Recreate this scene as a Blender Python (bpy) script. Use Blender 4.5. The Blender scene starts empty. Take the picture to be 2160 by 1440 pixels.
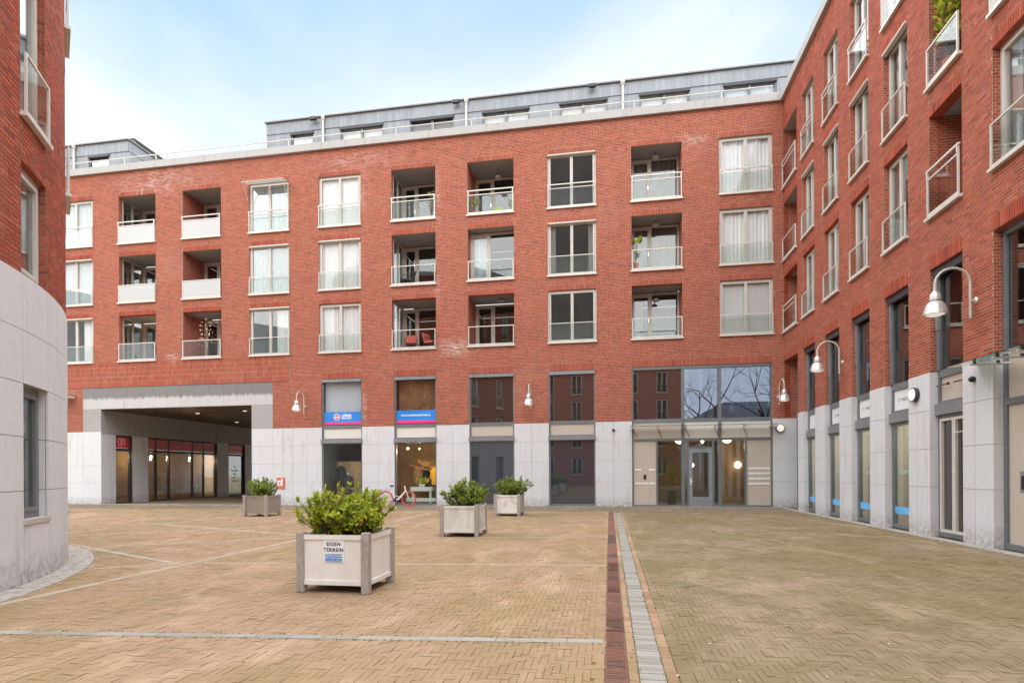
import bpy, math, random
import numpy as np
from mathutils import Vector, Matrix
R = math.radians
rng = np.random.default_rng(7)
random.seed(7)
scn = bpy.context.scene
col = scn.collection

# ------------------------------------------------------------------ camera
TH = R(9.43); ROLL = R(0.3); CH = 1.46; FPX = 1180.0
cam = bpy.data.cameras.new("camera"); camo = bpy.data.objects.new("camera", cam); col.objects.link(camo)
cam.sensor_width = 36.0; cam.lens = FPX / 2160 * 36
cam.shift_x = -1.45 / 2160; cam.shift_y = 277.0 / 2160
cam.clip_start = 0.05; cam.clip_end = 2000
_r = Vector((math.cos(TH), math.sin(TH), 0)); _f = Vector((-math.sin(TH), math.cos(TH), 0)); _u = Vector((0, 0, 1))
_rr = _r * math.cos(ROLL) - _u * math.sin(ROLL); _uu = _u * math.cos(ROLL) + _r * math.sin(ROLL)
_m = Matrix((( _rr.x, _uu.x, -_f.x, 0), (_rr.y, _uu.y, -_f.y, 0), (_rr.z, _uu.z, -_f.z, CH), (0, 0, 0, 1)))
camo.matrix_world = _m
scn.camera = camo

# ------------------------------------------------------------------ world, sun, exposure
SUN_EL, SUN_AZ = R(84), R(186)          # azimuth clockwise from +Y: behind the camera, veiled by thin cloud
world = bpy.data.worlds.new("World"); scn.world = world; world.use_nodes = True
wn, wl = world.node_tree.nodes, world.node_tree.links
wn.clear()
w_out = wn.new("ShaderNodeOutputWorld"); w_bg = wn.new("ShaderNodeBackground")
w_sky = wn.new("ShaderNodeTexSky"); w_sky.sky_type = 'NISHITA'; w_sky.sun_disc = False
w_sky.sun_elevation = SUN_EL; w_sky.sun_rotation = SUN_AZ; w_sky.air_density = 1.0; w_sky.dust_density = 0.25; w_sky.ozone_density = 1.0
w_tc = wn.new("ShaderNodeTexCoord"); w_map = wn.new("ShaderNodeMapping"); w_map.inputs['Scale'].default_value = (1.0, 1.0, 2.6)
w_map.inputs['Location'].default_value = (0.94, 3.22, 0.2)
w_no = wn.new("ShaderNodeTexNoise"); w_no.inputs['Scale'].default_value = 1.7; w_no.inputs['Detail'].default_value = 5; w_no.inputs['Roughness'].default_value = 0.5
w_no.inputs['Distortion'].default_value = 0.5
w_sep = wn.new("ShaderNodeSeparateXYZ")
w_h = wn.new("ShaderNodeMapRange"); w_h.inputs[1].default_value = 0.35; w_h.inputs[2].default_value = 0.74; w_h.inputs[3].default_value = 0.52; w_h.inputs[4].default_value = -0.20
w_add = wn.new("ShaderNodeMath"); w_add.operation = 'ADD'
w_ramp = wn.new("ShaderNodeMapRange"); w_ramp.interpolation_type = 'SMOOTHSTEP'
w_ramp.inputs[1].default_value = 0.23; w_ramp.inputs[2].default_value = 1.0; w_ramp.inputs[3].default_value = 0.06; w_ramp.inputs[4].default_value = 0.97
w_mix = wn.new("ShaderNodeMix"); w_mix.data_type = 'RGBA'
w_mix.inputs[7].default_value = (4.7, 4.75, 4.8, 1)
wl.new(w_tc.outputs['Generated'], w_map.inputs[0]); wl.new(w_map.outputs[0], w_no.inputs['Vector'])
wl.new(w_tc.outputs['Generated'], w_sep.inputs[0]); wl.new(w_sep.outputs[2], w_h.inputs[0])
wl.new(w_no.outputs[0], w_add.inputs[0]); wl.new(w_h.outputs[0], w_add.inputs[1]); wl.new(w_add.outputs[0], w_ramp.inputs[0])
w_pow = wn.new('ShaderNodeMath'); w_pow.operation = 'POWER'; w_pow.inputs[1].default_value = 1.15
wl.new(w_ramp.outputs[0], w_pow.inputs[0]); wl.new(w_pow.outputs[0], w_mix.inputs[0]); w_tint = wn.new('ShaderNodeMix'); w_tint.data_type = 'RGBA'; w_tint.blend_type = 'MULTIPLY'; w_tint.inputs[0].default_value = 1.0; w_tint.inputs[7].default_value = (1.02, 1.22, 1.14, 1)
wl.new(w_sky.outputs[0], w_tint.inputs[6]); wl.new(w_tint.outputs[2], w_mix.inputs[6]); wl.new(w_mix.outputs[2], w_bg.inputs[0])
w_bg.inputs[1].default_value = 0.12
wl.new(w_bg.outputs[0], w_out.inputs[0])

sun = bpy.data.lights.new("sun", 'SUN'); suno = bpy.data.objects.new("sun", sun); col.objects.link(suno)
sun.energy = 4.2; sun.angle = R(142); sun.color = (1.0, 0.975, 0.945)
_sd = Vector((math.sin(SUN_AZ) * math.cos(SUN_EL), math.cos(SUN_AZ) * math.cos(SUN_EL), math.sin(SUN_EL)))
suno.rotation_euler = _sd.to_track_quat('Z', 'Y').to_euler(); suno.location = (0, 0, 40)
scn.view_settings.view_transform = 'Standard'; scn.view_settings.look = 'None'
scn.view_settings.gamma = 1.0; scn.view_settings.exposure = 1.09; scn.view_settings.use_curve_mapping = False
scn.cycles.max_bounces = 8; scn.cycles.transparent_max_bounces = 12

# ------------------------------------------------------------------ material helpers
MATS = {}
class NT:
    def __init__(s, name):
        s.m = bpy.data.materials.new(name); s.m.use_nodes = True
        s.n = s.m.node_tree.nodes; s.l = s.m.node_tree.links
        s.b = s.n.get("Principled BSDF"); s.out = s.n.get("Material Output")
        MATS[name] = s.m
    def new(s, t, **kw):
        x = s.n.new(t)
        for k, v in kw.items(): setattr(x, k, v)
        return x
    def math(s, op, a, b=0.0):
        x = s.new("ShaderNodeMath", operation=op)
        for i, v in enumerate((a, b)):
            if hasattr(v, 'is_linked') or hasattr(v, 'links'): s.l.new(v, x.inputs[i])
            else: x.inputs[i].default_value = v
        return x.outputs[0]
    def obj(s):
        return s.new("ShaderNodeTexCoord").outputs['Object']
    def pos(s):
        return s.new("ShaderNodeNewGeometry").outputs['Position']
    def rnd(s):
        g = s.new("ShaderNodeNewGeometry"); o = s.new("ShaderNodeObjectInfo")
        return s.math('FRACT', s.math('ADD', g.outputs['Random Per Island'], o.outputs['Random']))
    def noise(s, vec, scale, detail=3, rough=0.55, dist=0.0, stretch=None):
        if stretch:
            mp = s.new("ShaderNodeMapping"); mp.inputs['Scale'].default_value = stretch
            s.l.new(vec, mp.inputs[0]); vec = mp.outputs[0]
        x = s.new("ShaderNodeTexNoise"); x.inputs['Scale'].default_value = scale; x.inputs['Detail'].default_value = detail
        x.inputs['Roughness'].default_value = rough; x.inputs['Distortion'].default_value = dist
        s.l.new(vec, x.inputs['Vector']); return x.outputs[0]
    def ramp(s, fac, stops):
        x = s.new("ShaderNodeValToRGB"); e = x.color_ramp.elements
        while len(e) < len(stops): e.new(0.5)
        for el, (p, c) in zip(e, stops):
            el.position = p; el.color = (*c, 1)
        s.l.new(fac, x.inputs[0]); return x.outputs[0]
    def rng(s, v, a, b, c, d):
        x = s.new("ShaderNodeMapRange"); s.l.new(v, x.inputs[0])
        for i, q in enumerate((a, b, c, d)): x.inputs[i + 1].default_value = q
        return x.outputs[0]
    def mix(s, fac, a, b, mode='MIX'):
        x = s.new("ShaderNodeMix", data_type='RGBA', blend_type=mode)
        for i, v in ((0, fac), (6, a), (7, b)):
            if isinstance(v, (int, float)): x.inputs[i].default_value = v
            elif isinstance(v, tuple): x.inputs[i].default_value = (*v, 1)
            else: s.l.new(v, x.inputs[i])
        return x.outputs[2]
    def bump(s, h, strength=0.3, dist=0.01):
        x = s.new("ShaderNodeBump"); x.inputs['Strength'].default_value = strength; x.inputs['Distance'].default_value = dist
        s.l.new(h, x.inputs['Height']); s.l.new(x.outputs[0], s.b.inputs['Normal'])
    def setc(s, c):
        if isinstance(c, tuple): s.b.inputs['Base Color'].default_value = (*c, 1)
        else: s.l.new(c, s.b.inputs['Base Color'])
    def setr(s, rough=0.6, metal=0.0, spec=0.5):
        if isinstance(rough, (int, float)): s.b.inputs['Roughness'].default_value = rough
        else: s.l.new(rough, s.b.inputs['Roughness'])
        s.b.inputs['Metallic'].default_value = metal; s.b.inputs['Specular IOR Level'].default_value = spec

def plain(name, c, rough=0.55, metal=0.0, var=0.12, scale=6.0, spec=0.4, bump=0.0):
    t = NT(name); p = t.obj()
    n = t.noise(p, scale, 5, 0.6)
    lo = tuple(x * (1 - var) for x in c); hi = tuple(min(1, x * (1 + var)) for x in c)
    t.setc(t.ramp(n, [(0.3, lo), (0.7, hi)])); t.setr(t.rng(n, 0.3, 0.7, max(0.02, rough - 0.08), rough + 0.08), metal, spec)
    if bump: t.bump(t.noise(p, scale * 8, 4), bump, 0.004)
    return t.m

# --- brick (single bricks are geometry; the material only gives colour, stain and fine relief)
def mat_brick():
    t = NT('brick'); p = t.pos(); r = t.rnd()
    c = t.ramp(r, [(0.0, (0.19, 0.036, 0.022)), (0.15, (0.275, 0.048, 0.025)), (0.5, (0.33, 0.058, 0.029)), (0.8, (0.37, 0.070, 0.035)), (0.96, (0.41, 0.100, 0.055)), (1.0, (0.25, 0.07, 0.046))])
    fine = t.noise(p, 55, 4, 0.65)
    c = t.mix(t.rng(fine, 0.35, 0.7, 0.0, 0.22), c, (0.55, 0.22, 0.14))
    big = t.noise(p, 0.35, 5, 0.62)
    c = t.mix(t.rng(big, 0.58, 0.78, 0.0, 0.16), c, (0.52, 0.36, 0.30))       # lime bloom in cloudy patches
    med = t.noise(p, 1.3, 6, 0.7)
    c = t.mix(t.rng(med, 0.66, 0.82, 0.0, 0.22), c, (0.55, 0.42, 0.37))
    stv = t.noise(p, 2.4, 5, 0.65, 0.2, (2.2, 2.2, 0.16)); c = t.mix(t.rng(stv, 0.52, 0.74, 0.0, 0.30), c, (0.22, 0.055, 0.034))
    sp = t.new("ShaderNodeSeparateXYZ"); t.l.new(p, sp.inputs[0])
    for cx, cz, rx, rz, k in ((-6.65, 7.0, 1.15, .42, .75), (-21.4, 15.7, 2.6, .75, .42), (-22.2, 14.4, .5, 1.2, .3), (-11.2, 15.75, 2.2, .5, .3), (-20.6, 7.15, .5, .3, .5), (-1.9, 12.75, .45, .2, .55), (3.7, 15.2, .6, .25, .4), (-10.8, 14.2, .16, 1.3, .5), (-7.3, 13.6, .14, 1.6, .5), (-7.3, 10.3, .14, 1.4, .45), (-10.8, 4.4, .14, .9, .6)):
        dx = t.math('DIVIDE', t.math('SUBTRACT', sp.outputs[0], cx), rx); dz = t.math('DIVIDE', t.math('SUBTRACT', sp.outputs[2], cz), rz)
        dd = t.math('SQRT', t.math('ADD', t.math('MULTIPLY', dx, dx), t.math('MULTIPLY', dz, dz)))
        far = t.math('GREATER_THAN', sp.outputs[1], 23.5)
        c = t.mix(t.math('MULTIPLY', t.math('MULTIPLY', t.rng(dd, 0.2, 1.2, k * 1.25, 0.0), t.math('MULTIPLY', t.rng(med, 0.38, 0.62, 0.0, 1.0), t.rng(r, 0.25, 0.75, 0.15, 1.0))), far), c, (0.60, 0.50, 0.45))
    t.setc(c); t.setr(0.85, 0, 0.25); t.bump(fine, 0.35, 0.004)
mat_brick()
def mat_mortar():
    t = NT('mortar'); p = t.pos()
    n = t.noise(p, 4, 5, 0.6)
    t.setc(t.ramp(n, [(0.3, (0.38, 0.29, 0.215)), (0.7, (0.50, 0.39, 0.295))])); t.setr(0.95, 0, 0.15)
    t.bump(t.noise(p, 120, 3), 0.4, 0.004)
mat_mortar()
def mat_mortar_dark():
    t = NT('mortar_dark'); p = t.pos(); n = t.noise(p, 5, 5, 0.6)
    t.setc(t.ramp(n, [(0.3, (0.20, 0.16, 0.115)), (0.7, (0.31, 0.26, 0.20))])); t.setr(0.95, 0, 0.15)
mat_mortar_dark()
def mat_brick_far(name='brick_far'):
    t = NT(name); p = t.pos()
    s = t.new("ShaderNodeSeparateXYZ"); t.l.new(p, s.inputs[0])
    cmb = t.new("ShaderNodeCombineXYZ"); t.l.new(t.math('ADD', s.outputs[0], s.outputs[1]), cmb.inputs[0]); t.l.new(s.outputs[2], cmb.inputs[1])
    b = t.new("ShaderNodeTexBrick"); t.l.new(cmb.outputs[0], b.inputs[0]); b.inputs['Scale'].default_value = 1.0
    b.inputs['Color1'].default_value = (0.40, 0.085, 0.045, 1); b.inputs['Color2'].default_value = (0.30, 0.065, 0.036, 1); b.inputs['Mortar'].default_value = (0.36, 0.30, 0.25, 1)
    b.inputs['Mortar Size'].default_value = 0.006; b.inputs['Brick Width'].default_value = 0.22; b.inputs['Row Height'].default_value = 0.0625
    t.setc(b.outputs[0]); t.setr(0.85, 0, 0.2)
mat_brick_far()
def mat_stone(name, base, dirt=0.35):
    t = NT(name); p = t.pos(); r = t.rnd()
    f = t.noise(p, 90, 4, 0.75); m = t.noise(p, 9, 5, 0.7); b = t.noise(p, 1.1, 4, 0.6)
    lo = tuple(x * 0.80 for x in base); hi = tuple(min(0.8, x * 1.13) for x in base)
    c = t.ramp(f, [(0.30, lo), (0.62, hi)])
    c = t.mix(t.rng(m, 0.4, 0.75, 0.0, 0.30), c, tuple(x * 0.72 for x in base))
    c = t.mix(t.rng(r, 0, 1, 0.0, 0.26), c, (base[0] * 0.88, base[1] * 0.84, base[2] * 0.83))
    st = t.noise(p, 2.2, 5, 0.65, 0.3, (2.2, 2.2, 0.25))
    c = t.mix(t.rng(st, 0.55, 0.75, 0.0, dirt), c, (0.22, 0.20, 0.18))
    z = t.new("ShaderNodeSeparateXYZ"); t.l.new(p, z.inputs[0])                # splash dirt and algae near the pavement
    g = t.math('MULTIPLY', t.rng(z.outputs[2], 0.02, 0.45, 1.0, 0.0), t.rng(m, 0.35, 0.65, 0.0, 0.85))
    c = t.mix(g, c, (0.20, 0.165, 0.125))
    t.setc(c); t.setr(0.75, 0, 0.3); t.bump(f, 0.15, 0.002)
mat_stone('stone', (0.61, 0.615, 0.625)); mat_stone('stone_dark', (0.36, 0.345, 0.335), 0.55)
def mat_stained():
    mat_stone('stone_stained', (0.50, 0.49, 0.48), 0.5); t = NT.__new__(NT); t.m = MATS['stone_stained']; t.n = t.m.node_tree.nodes; t.l = t.m.node_tree.links; t.b = t.n['Principled BSDF']
    src = t.b.inputs['Base Color'].links[0].from_socket; p = t.pos(); z = t.new("ShaderNodeSeparateXYZ"); t.l.new(p, z.inputs[0])
    n = t.noise(p, 2.0, 5, 0.7, 0.2, (3, 3, .35)); h = t.math('ADD', z.outputs[2], t.math('MULTIPLY', n, -0.45))
    t.setc(t.mix(t.rng(h, 4.93, 5.06, 0.0, 0.80), src, (0.13, 0.125, 0.12)))
mat_stained()
mat_stone('cornice_concrete', (0.42, 0.41, 0.39), 0.6)
mat_stone('kerb_stone', (0.46, 0.43, 0.38), 0.3)
def mat_slab(name, a, b_, moss=0.3):
    t = NT(name); p = t.pos(); r = t.rnd()
    f = t.noise(p, 45, 5, 0.7); m = t.noise(p, 3.5, 5, 0.65)
    c = t.mix(r, a, b_); c = t.mix(t.rng(f, 0.35, 0.7, 0, 0.35), c, tuple(x * 0.6 for x in a))
    c = t.mix(t.rng(m, 0.5, 0.72, 0, moss), c, (0.22, 0.19, 0.085))
    t.setc(c); t.setr(0.75, 0, 0.3); t.bump(f, 0.25, 0.003)
mat_slab('slab_light', (0.43, 0.36, 0.275), (0.36, 0.30, 0.225), .55); mat_slab('slab_grey', (0.36, 0.335, 0.29), (0.26, 0.245, 0.21), 0.5)
def mat_paver(name, stops, mossc, lo, hi, mx):
    t = NT(name); p = t.pos(); r = t.rnd()
    c = t.ramp(r, stops)
    f = t.noise(p, 38, 5, 0.7); b = t.noise(p, 0.33, 6, 0.62, 0.6); m = t.noise(p, 1.25, 7, 0.7, 0.8); s = t.noise(p, 0.9, 6, 0.66, 1.4, (1.0, 0.45, 1.0))
    c = t.mix(t.rng(f, 0.35, 0.72, 0.0, 0.22), c, tuple(x * 0.66 for x in stops[1][1]))
    c = t.mix(t.rng(b, 0.42, 0.60, 0.0, 0.80), c, mossc)
    c = t.mix(t.rng(m, lo, hi, 0.0, mx), c, tuple(x * 0.78 for x in mossc))
    c = t.mix(t.rng(s, 0.53, 0.66, 0.0, 0.5), c, tuple(min(1, x * 1.28) for x in stops[-1][1]))   # worn pale tracks
    t.setc(c); t.setr(0.88, 0, 0.2); t.bump(f, 0.35, 0.004)
mat_paver('paver_tan', [(0.0, (0.335, 0.220, 0.138)), (0.35, (0.355, 0.233, 0.147)), (0.7, (0.372, 0.246, 0.158)), (1.0, (0.392, 0.262, 0.172))], (0.275, 0.200, 0.095), 0.46, 0.66, 0.62)
mat_paver('paver_olive', [(0.0, (0.255, 0.187, 0.122)), (0.35, (0.275, 0.200, 0.130)), (0.7, (0.295, 0.216, 0.142)), (1.0, (0.315, 0.232, 0.156))], (0.205, 0.160, 0.074), 0.40, 0.60, 0.70)
mat_paver('paver_grey', [(0.0, (0.185, 0.140, 0.098)), (0.35, (0.22, 0.170, 0.118)), (0.7, (0.25, 0.195, 0.14)), (1.0, (0.28, 0.21, 0.15))], (0.20, 0.155, 0.095), 0.5, 0.7, 0.4)
mat_paver('paver_pink', [(0.0, (0.30, 0.17, 0.11)), (0.35, (0.36, 0.21, 0.14)), (0.7, (0.40, 0.25, 0.17)), (1.0, (0.42, 0.27, 0.19))], (0.24, 0.18, 0.08), 0.55, 0.75, 0.3)
plain('joint_sand', (0.205, 0.155, 0.080), 0.95, 0, 0.35, 3.0, 0.1)
plain('ground_far', (0.24, 0.18, 0.115), 0.95, 0, 0.2, 0.4, 0.1)
def mat_rust():
    t = NT('rust_grate'); p = t.pos(); r = t.rnd()
    n = t.noise(p, 18, 5, 0.7); m = t.noise(p, 2.5, 4, 0.6)
    c = t.mix(t.rng(n, 0.3, 0.7, 0, 1), (0.155, 0.066, 0.042), (0.245, 0.115, 0.074))
    c = t.mix(t.math('MULTIPLY', t.rng(r, 0.62, 0.70, 0.0, 0.75), 1.0), c, (0.055, 0.045, 0.042))
    c = t.mix(t.rng(m, 0.55, 0.75, 0, 0.4), c, (0.20, 0.135, 0.085))
    t.setc(c); t.setr(0.7, 0.25, 0.4); t.bump(n, 0.4, 0.004)
mat_rust()
def mat_wood():
    t = NT('weathered_wood'); p = t.obj()
    g = t.noise(p, 14, 6, 0.7, 0.6, (7, 7, 0.7)); f = t.noise(p, 60, 4, 0.7, 0.2, (3, 3, 0.5)); m = t.noise(p, 7, 5, 0.65)
    c = t.ramp(g, [(0.30, (0.24, 0.205, 0.175)), (0.5, (0.40, 0.36, 0.32)), (0.72, (0.52, 0.48, 0.43))])
    c = t.mix(t.rng(f, 0.5, 0.75, 0, 0.6), c, (0.12, 0.10, 0.08)); c = t.mix(t.rng(m, 0.55, 0.7, 0, 0.5), c, (0.20, 0.19, 0.15))
    t.setc(c); t.setr(0.9, 0, 0.2); t.bump(g, 0.5, 0.006)
mat_wood()
def mat_panel(name, base, dirt, dc):
    t = NT(name); p = t.obj()
    f = t.noise(p, 55, 4, 0.7); b = t.noise(p, 2.3, 5, 0.65, 0.4, (1, 1, 0.55))
    c = t.mix(t.rng(f, 0.35, 0.7, 0, 0.18), base, tuple(x * 0.62 for x in base))
    c = t.mix(t.rng(b, 0.48, 0.72, 0, dirt), c, dc)
    t.setc(c); t.setr(0.55, 0, 0.4)
mat_panel('planter_panel', (0.80, 0.775, 0.72), 0.30, (0.42, 0.37, 0.29)); mat_panel('planter_panel_dull', (0.74, 0.72, 0.67), 0.75, (0.25, 0.21, 0.165))
mat_panel('planter_panel_taupe', (0.30, 0.255, 0.205), 0.5, (0.21, 0.175, 0.135)); mat_panel('beige_panel', (0.50, 0.435, 0.36), 0.35, (0.42, 0.34, 0.27))
mat_panel('cream_panel', (0.66, 0.63, 0.56), 0.25, (0.5, 0.45, 0.37)); mat_panel('sign_white', (0.72, 0.73, 0.73), 0.1, (0.6, 0.6, 0.58))
def mat_zinc():
    t = NT('zinc'); p = t.pos(); r = t.rnd()
    st = t.noise(p, 1.6, 6, 0.72, 0.3, (3.2, 3.2, 0.35)); b = t.noise(p, 0.8, 4, 0.6)
    c = t.ramp(st, [(0.35, (0.20, 0.213, 0.23)), (0.55, (0.255, 0.27, 0.285)), (0.75, (0.38, 0.39, 0.40))])
    c = t.mix(t.rng(b, 0.4, 0.7, 0, 0.4), c, (0.22, 0.232, 0.248)); c = t.mix(t.rng(r, 0, 1, 0, 0.25), c, (0.31, 0.325, 0.34))
    t.setc(c); t.setr(0.55, 0.25, 0.4)
mat_zinc()
plain('frame_beige', (0.545, 0.51, 0.455), 0.45, 0, 0.06, 3); plain('rail_beige', (0.60, 0.57, 0.51), 0.4, 0.1, 0.06, 5)
plain('frame_grey', (0.155, 0.17, 0.178), 0.4, 0.1, 0.10, 3); plain('door_grey', (0.225, 0.245, 0.27), 0.45, 0, 0.08, 3); plain('frame_dark', (0.05, 0.05, 0.055), 0.45, 0, 0.1, 3)
plain('box_grey', (0.225, 0.225, 0.235), 0.4, 0.2, 0.1, 2)
plain('lamp_metal', (0.60, 0.58, 0.54), 0.38, 0.55, 0.14, 7); plain('lamp_pole', (0.48, 0.455, 0.405), 0.55, 0.1, 0.12, 6)
plain('black', (0.018, 0.018, 0.02), 0.45, 0, 0.1, 8); plain('dark_metal', (0.07, 0.065, 0.06), 0.5, 0.4, 0.1, 8); plain('white_paint', (0.76, 0.75, 0.73), 0.35, 0, 0.05, 8)
plain('red_rubber', (0.60, 0.085, 0.075), 0.6, 0, 0.1, 8); plain('chrome', (0.62, 0.62, 0.62), 0.25, 0.9, 0.05, 8)
plain('interior', (0.30, 0.28, 0.25), 0.9, 0, 0.15, 0.7, 0.1); plain('interior_dark', (0.10, 0.095, 0.09), 0.9, 0, 0.3, 0.6, 0.1); plain('interior_reflected_brick', (0.20, 0.125, 0.09), 0.9, 0, 0.35, 0.5, 0.1); plain('interior_warm', (0.32, 0.22, 0.13), 0.9, 0, 0.3, 0.8, 0.1)
plain('interior_cream', (0.62, 0.58, 0.46), 0.9, 0, 0.05, 0.6, 0.1); plain('balcony_ceiling', (0.30, 0.30, 0.30), 0.9, 0, 0.06, 1); plain('balcony_floor', (0.30, 0.28, 0.26), 0.9, 0, 0.1, 2)
plain('soffit_brown', (0.115, 0.070, 0.045), 0.45, 0.1, 0.15, 1.5); plain('soil', (0.045, 0.032, 0.022), 0.95, 0, 0.4, 12, 0.1, 0.5)
plain('stem', (0.12, 0.075, 0.045), 0.9, 0, 0.3, 20); plain('bark', (0.10, 0.085, 0.07), 0.9, 0, 0.3, 8)
plain('orange_sign', (0.62, 0.13, 0.055), 0.4, 0, 0.05, 3); plain('sign_red', (0.62, 0.03, 0.04), 0.35, 0, 0.1, 2); plain('sign_red_faded', (0.58, 0.16, 0.15), 0.4, 0, 0.25, 2)
plain('banner_blue', (0.025, 0.215, 0.62), 0.4, 0, 0.15, 0.8); plain('banner_pink', (0.80, 0.045, 0.22), 0.4, 0, 0.05, 2); plain('logo_red', (0.72, 0.06, 0.08), 0.4, 0, 0.04, 2)
plain('blue_plate', (0.03, 0.22, 0.60), 0.35, 0, 0.05, 4); plain('film_blue', (0.13, 0.46, 0.80), 0.3, 0, 0.08, 1.5); plain('sign_face', (0.78, 0.81, 0.82), 0.3, 0, 0.04, 5)
plain('terracotta', (0.50, 0.16, 0.06), 0.7, 0, 0.12, 8); plain('cushion_red', (0.60, 0.13, 0.10), 0.8, 0, 0.15, 15); plain('lime_plastic', (0.50, 0.66, 0.03), 0.4, 0, 0.05, 6)
plain('mint_paint', (0.52, 0.63, 0.55), 0.5, 0, 0.08, 5); plain('yellow_cloth', (0.70, 0.42, 0.02), 0.8, 0, 0.15, 12); plain('dark_cloth', (0.035, 0.04, 0.05), 0.85, 0, 0.3, 10)
plain('drift_wood', (0.32, 0.19, 0.07), 0.8, 0, 0.3, 8); plain('green_paint', (0.05, 0.10, 0.06), 0.7, 0, 0.3, 8); plain('cloth_mix', (0.20, 0.14, 0.08), 0.9, 0, 0.5, 6)
plain('lettering_grey', (0.20, 0.21, 0.22), 0.5, 0, 0.03, 3); plain('lettering_white', (0.80, 0.80, 0.78), 0.5, 0, 0.02, 3); plain('lettering_black', (0.02, 0.02, 0.025), 0.5, 0, 0.02, 3); plain('lettering_pale', (0.42, 0.52, 0.52), 0.5, 0, 0.04, 3)
plain('roof_tile_dark', (0.055, 0.06, 0.065), 0.8, 0, 0.2, 3); plain('timber_blind', (0.36, 0.20, 0.10), 0.7, 0, 0.4, 3); plain('bamboo', (0.66, 0.50, 0.27), 0.8, 0, 0.25, 6)
def mat_leaf(name, stops, trans=0.25):
    t = NT(name); r = t.rnd()
    c = t.ramp(r, stops); t.setc(c); t.setr(0.5, 0, 0.3)
    tr = t.new("ShaderNodeBsdfTranslucent"); t.l.new(c, tr.inputs[0])
    mx = t.new("ShaderNodeMixShader"); mx.inputs[0].default_value = trans
    t.l.new(t.b.outputs[0], mx.inputs[1]); t.l.new(tr.outputs[0], mx.inputs[2]); t.l.new(mx.outputs[0], t.out.inputs[0])
mat_leaf('leaf_bright', [(0.0, (0.16, 0.22, 0.016)), (0.3, (0.28, 0.36, 0.024)), (0.62, (0.42, 0.50, 0.034)), (0.86, (0.55, 0.59, 0.065)), (0.965, (0.60, 0.52, 0.07)), (1.0, (0.66, 0.30, 0.05))], .4)
mat_leaf('leaf_green', [(0.0, (0.09, 0.15, 0.018)), (0.4, (0.18, 0.27, 0.026)), (0.75, (0.28, 0.37, 0.038)), (1.0, (0.40, 0.47, 0.08))])
mat_leaf('grass', [(0.0, (0.10, 0.13, 0.02)), (0.5, (0.17, 0.19, 0.03)), (1.0, (0.26, 0.23, 0.06))])
plain('litter', (0.52, 0.44, 0.33), 0.8, 0, 0.3, 30)
def mat_curtain(name, c, tr=0.5):
    t = NT(name); t.setc(c); t.setr(0.9, 0, 0.1)
    b = t.new("ShaderNodeBsdfTranslucent"); b.inputs[0].default_value = (*c, 1)
    mx = t.new("ShaderNodeMixShader"); mx.inputs[0].default_value = tr
    t.l.new(t.b.outputs[0], mx.inputs[1]); t.l.new(b.outputs[0], mx.inputs[2]); t.l.new(mx.outputs[0], t.out.inputs[0])
mat_curtain('curtain_white', (0.84, 0.85, 0.84), 0.1); mat_curtain('curtain_reflected_sky', (0.44, 0.49, 0.52), 0.1); mat_curtain('curtain_grey', (0.30, 0.27, 0.25), 0.3); mat_curtain('curtain_blue', (0.66, 0.74, 0.80), 0.1)
def mat_glass(name, tint=(0.9, 0.95, 0.93), base=0.10, gain=1.0, rough=0.0, wav=0.0):
    t = NT(name)
    fr = t.new("ShaderNodeFresnel"); fr.inputs[0].default_value = 1.5
    fac = t.math('MINIMUM', t.math('ADD', t.math('MULTIPLY', fr.outputs[0], gain), base), 0.95)
    tr = t.new("ShaderNodeBsdfTransparent"); tr.inputs[0].default_value = (*tint, 1)
    gl = t.new("ShaderNodeBsdfGlossy"); gl.inputs['Roughness'].default_value = rough; gl.inputs['Color'].default_value = (0.93, 0.96, 0.97, 1)
    if wav:
        bp = t.new("ShaderNodeBump"); bp.inputs['Strength'].default_value = 1.0; bp.inputs['Distance'].default_value = wav
        t.l.new(t.noise(t.pos(), 0.9, 2, 0.4), bp.inputs['Height']); t.l.new(bp.outputs[0], gl.inputs['Normal'])
    mx = t.new("ShaderNodeMixShader"); t.l.new(fac, mx.inputs[0]); t.l.new(tr.outputs[0], mx.inputs[1]); t.l.new(gl.outputs[0], mx.inputs[2])
    t.n.remove(t.b); t.l.new(mx.outputs[0], t.out.inputs[0])
mat_glass('glass', (.965, .98, .975), base=0.035, gain=0.6, wav=0.0008); mat_glass('glass_rail', (0.945, 0.965, 0.955), base=0.0, gain=0.2); mat_glass('glass_tint', (0.52, 0.57, 0.64), base=0.02, gain=0.7, wav=0.001)
mat_glass('glass_clear', (0.985, 0.99, 0.988), base=0.0, gain=0.4, wav=0.0008); mat_glass('glass_canopy', (0.72, 0.85, 0.80), base=0.08, gain=1.3)
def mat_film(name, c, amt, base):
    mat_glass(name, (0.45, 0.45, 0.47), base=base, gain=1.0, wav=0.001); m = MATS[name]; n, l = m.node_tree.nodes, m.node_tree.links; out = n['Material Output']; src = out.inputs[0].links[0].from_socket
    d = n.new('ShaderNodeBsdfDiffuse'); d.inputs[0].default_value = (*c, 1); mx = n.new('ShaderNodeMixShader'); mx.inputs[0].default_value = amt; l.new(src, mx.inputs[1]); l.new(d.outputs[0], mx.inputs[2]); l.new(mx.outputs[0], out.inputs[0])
mat_glass('glass_low', (0.96, 0.965, 0.96), base=0.0, gain=0.14, wav=0.0008)
mat_film('glass_dark', (0.17, 0.14, 0.12), 0.16, 0.13); mat_film('glass_film', (0.085, 0.105, 0.135), 0.30, 0.14)
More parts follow.
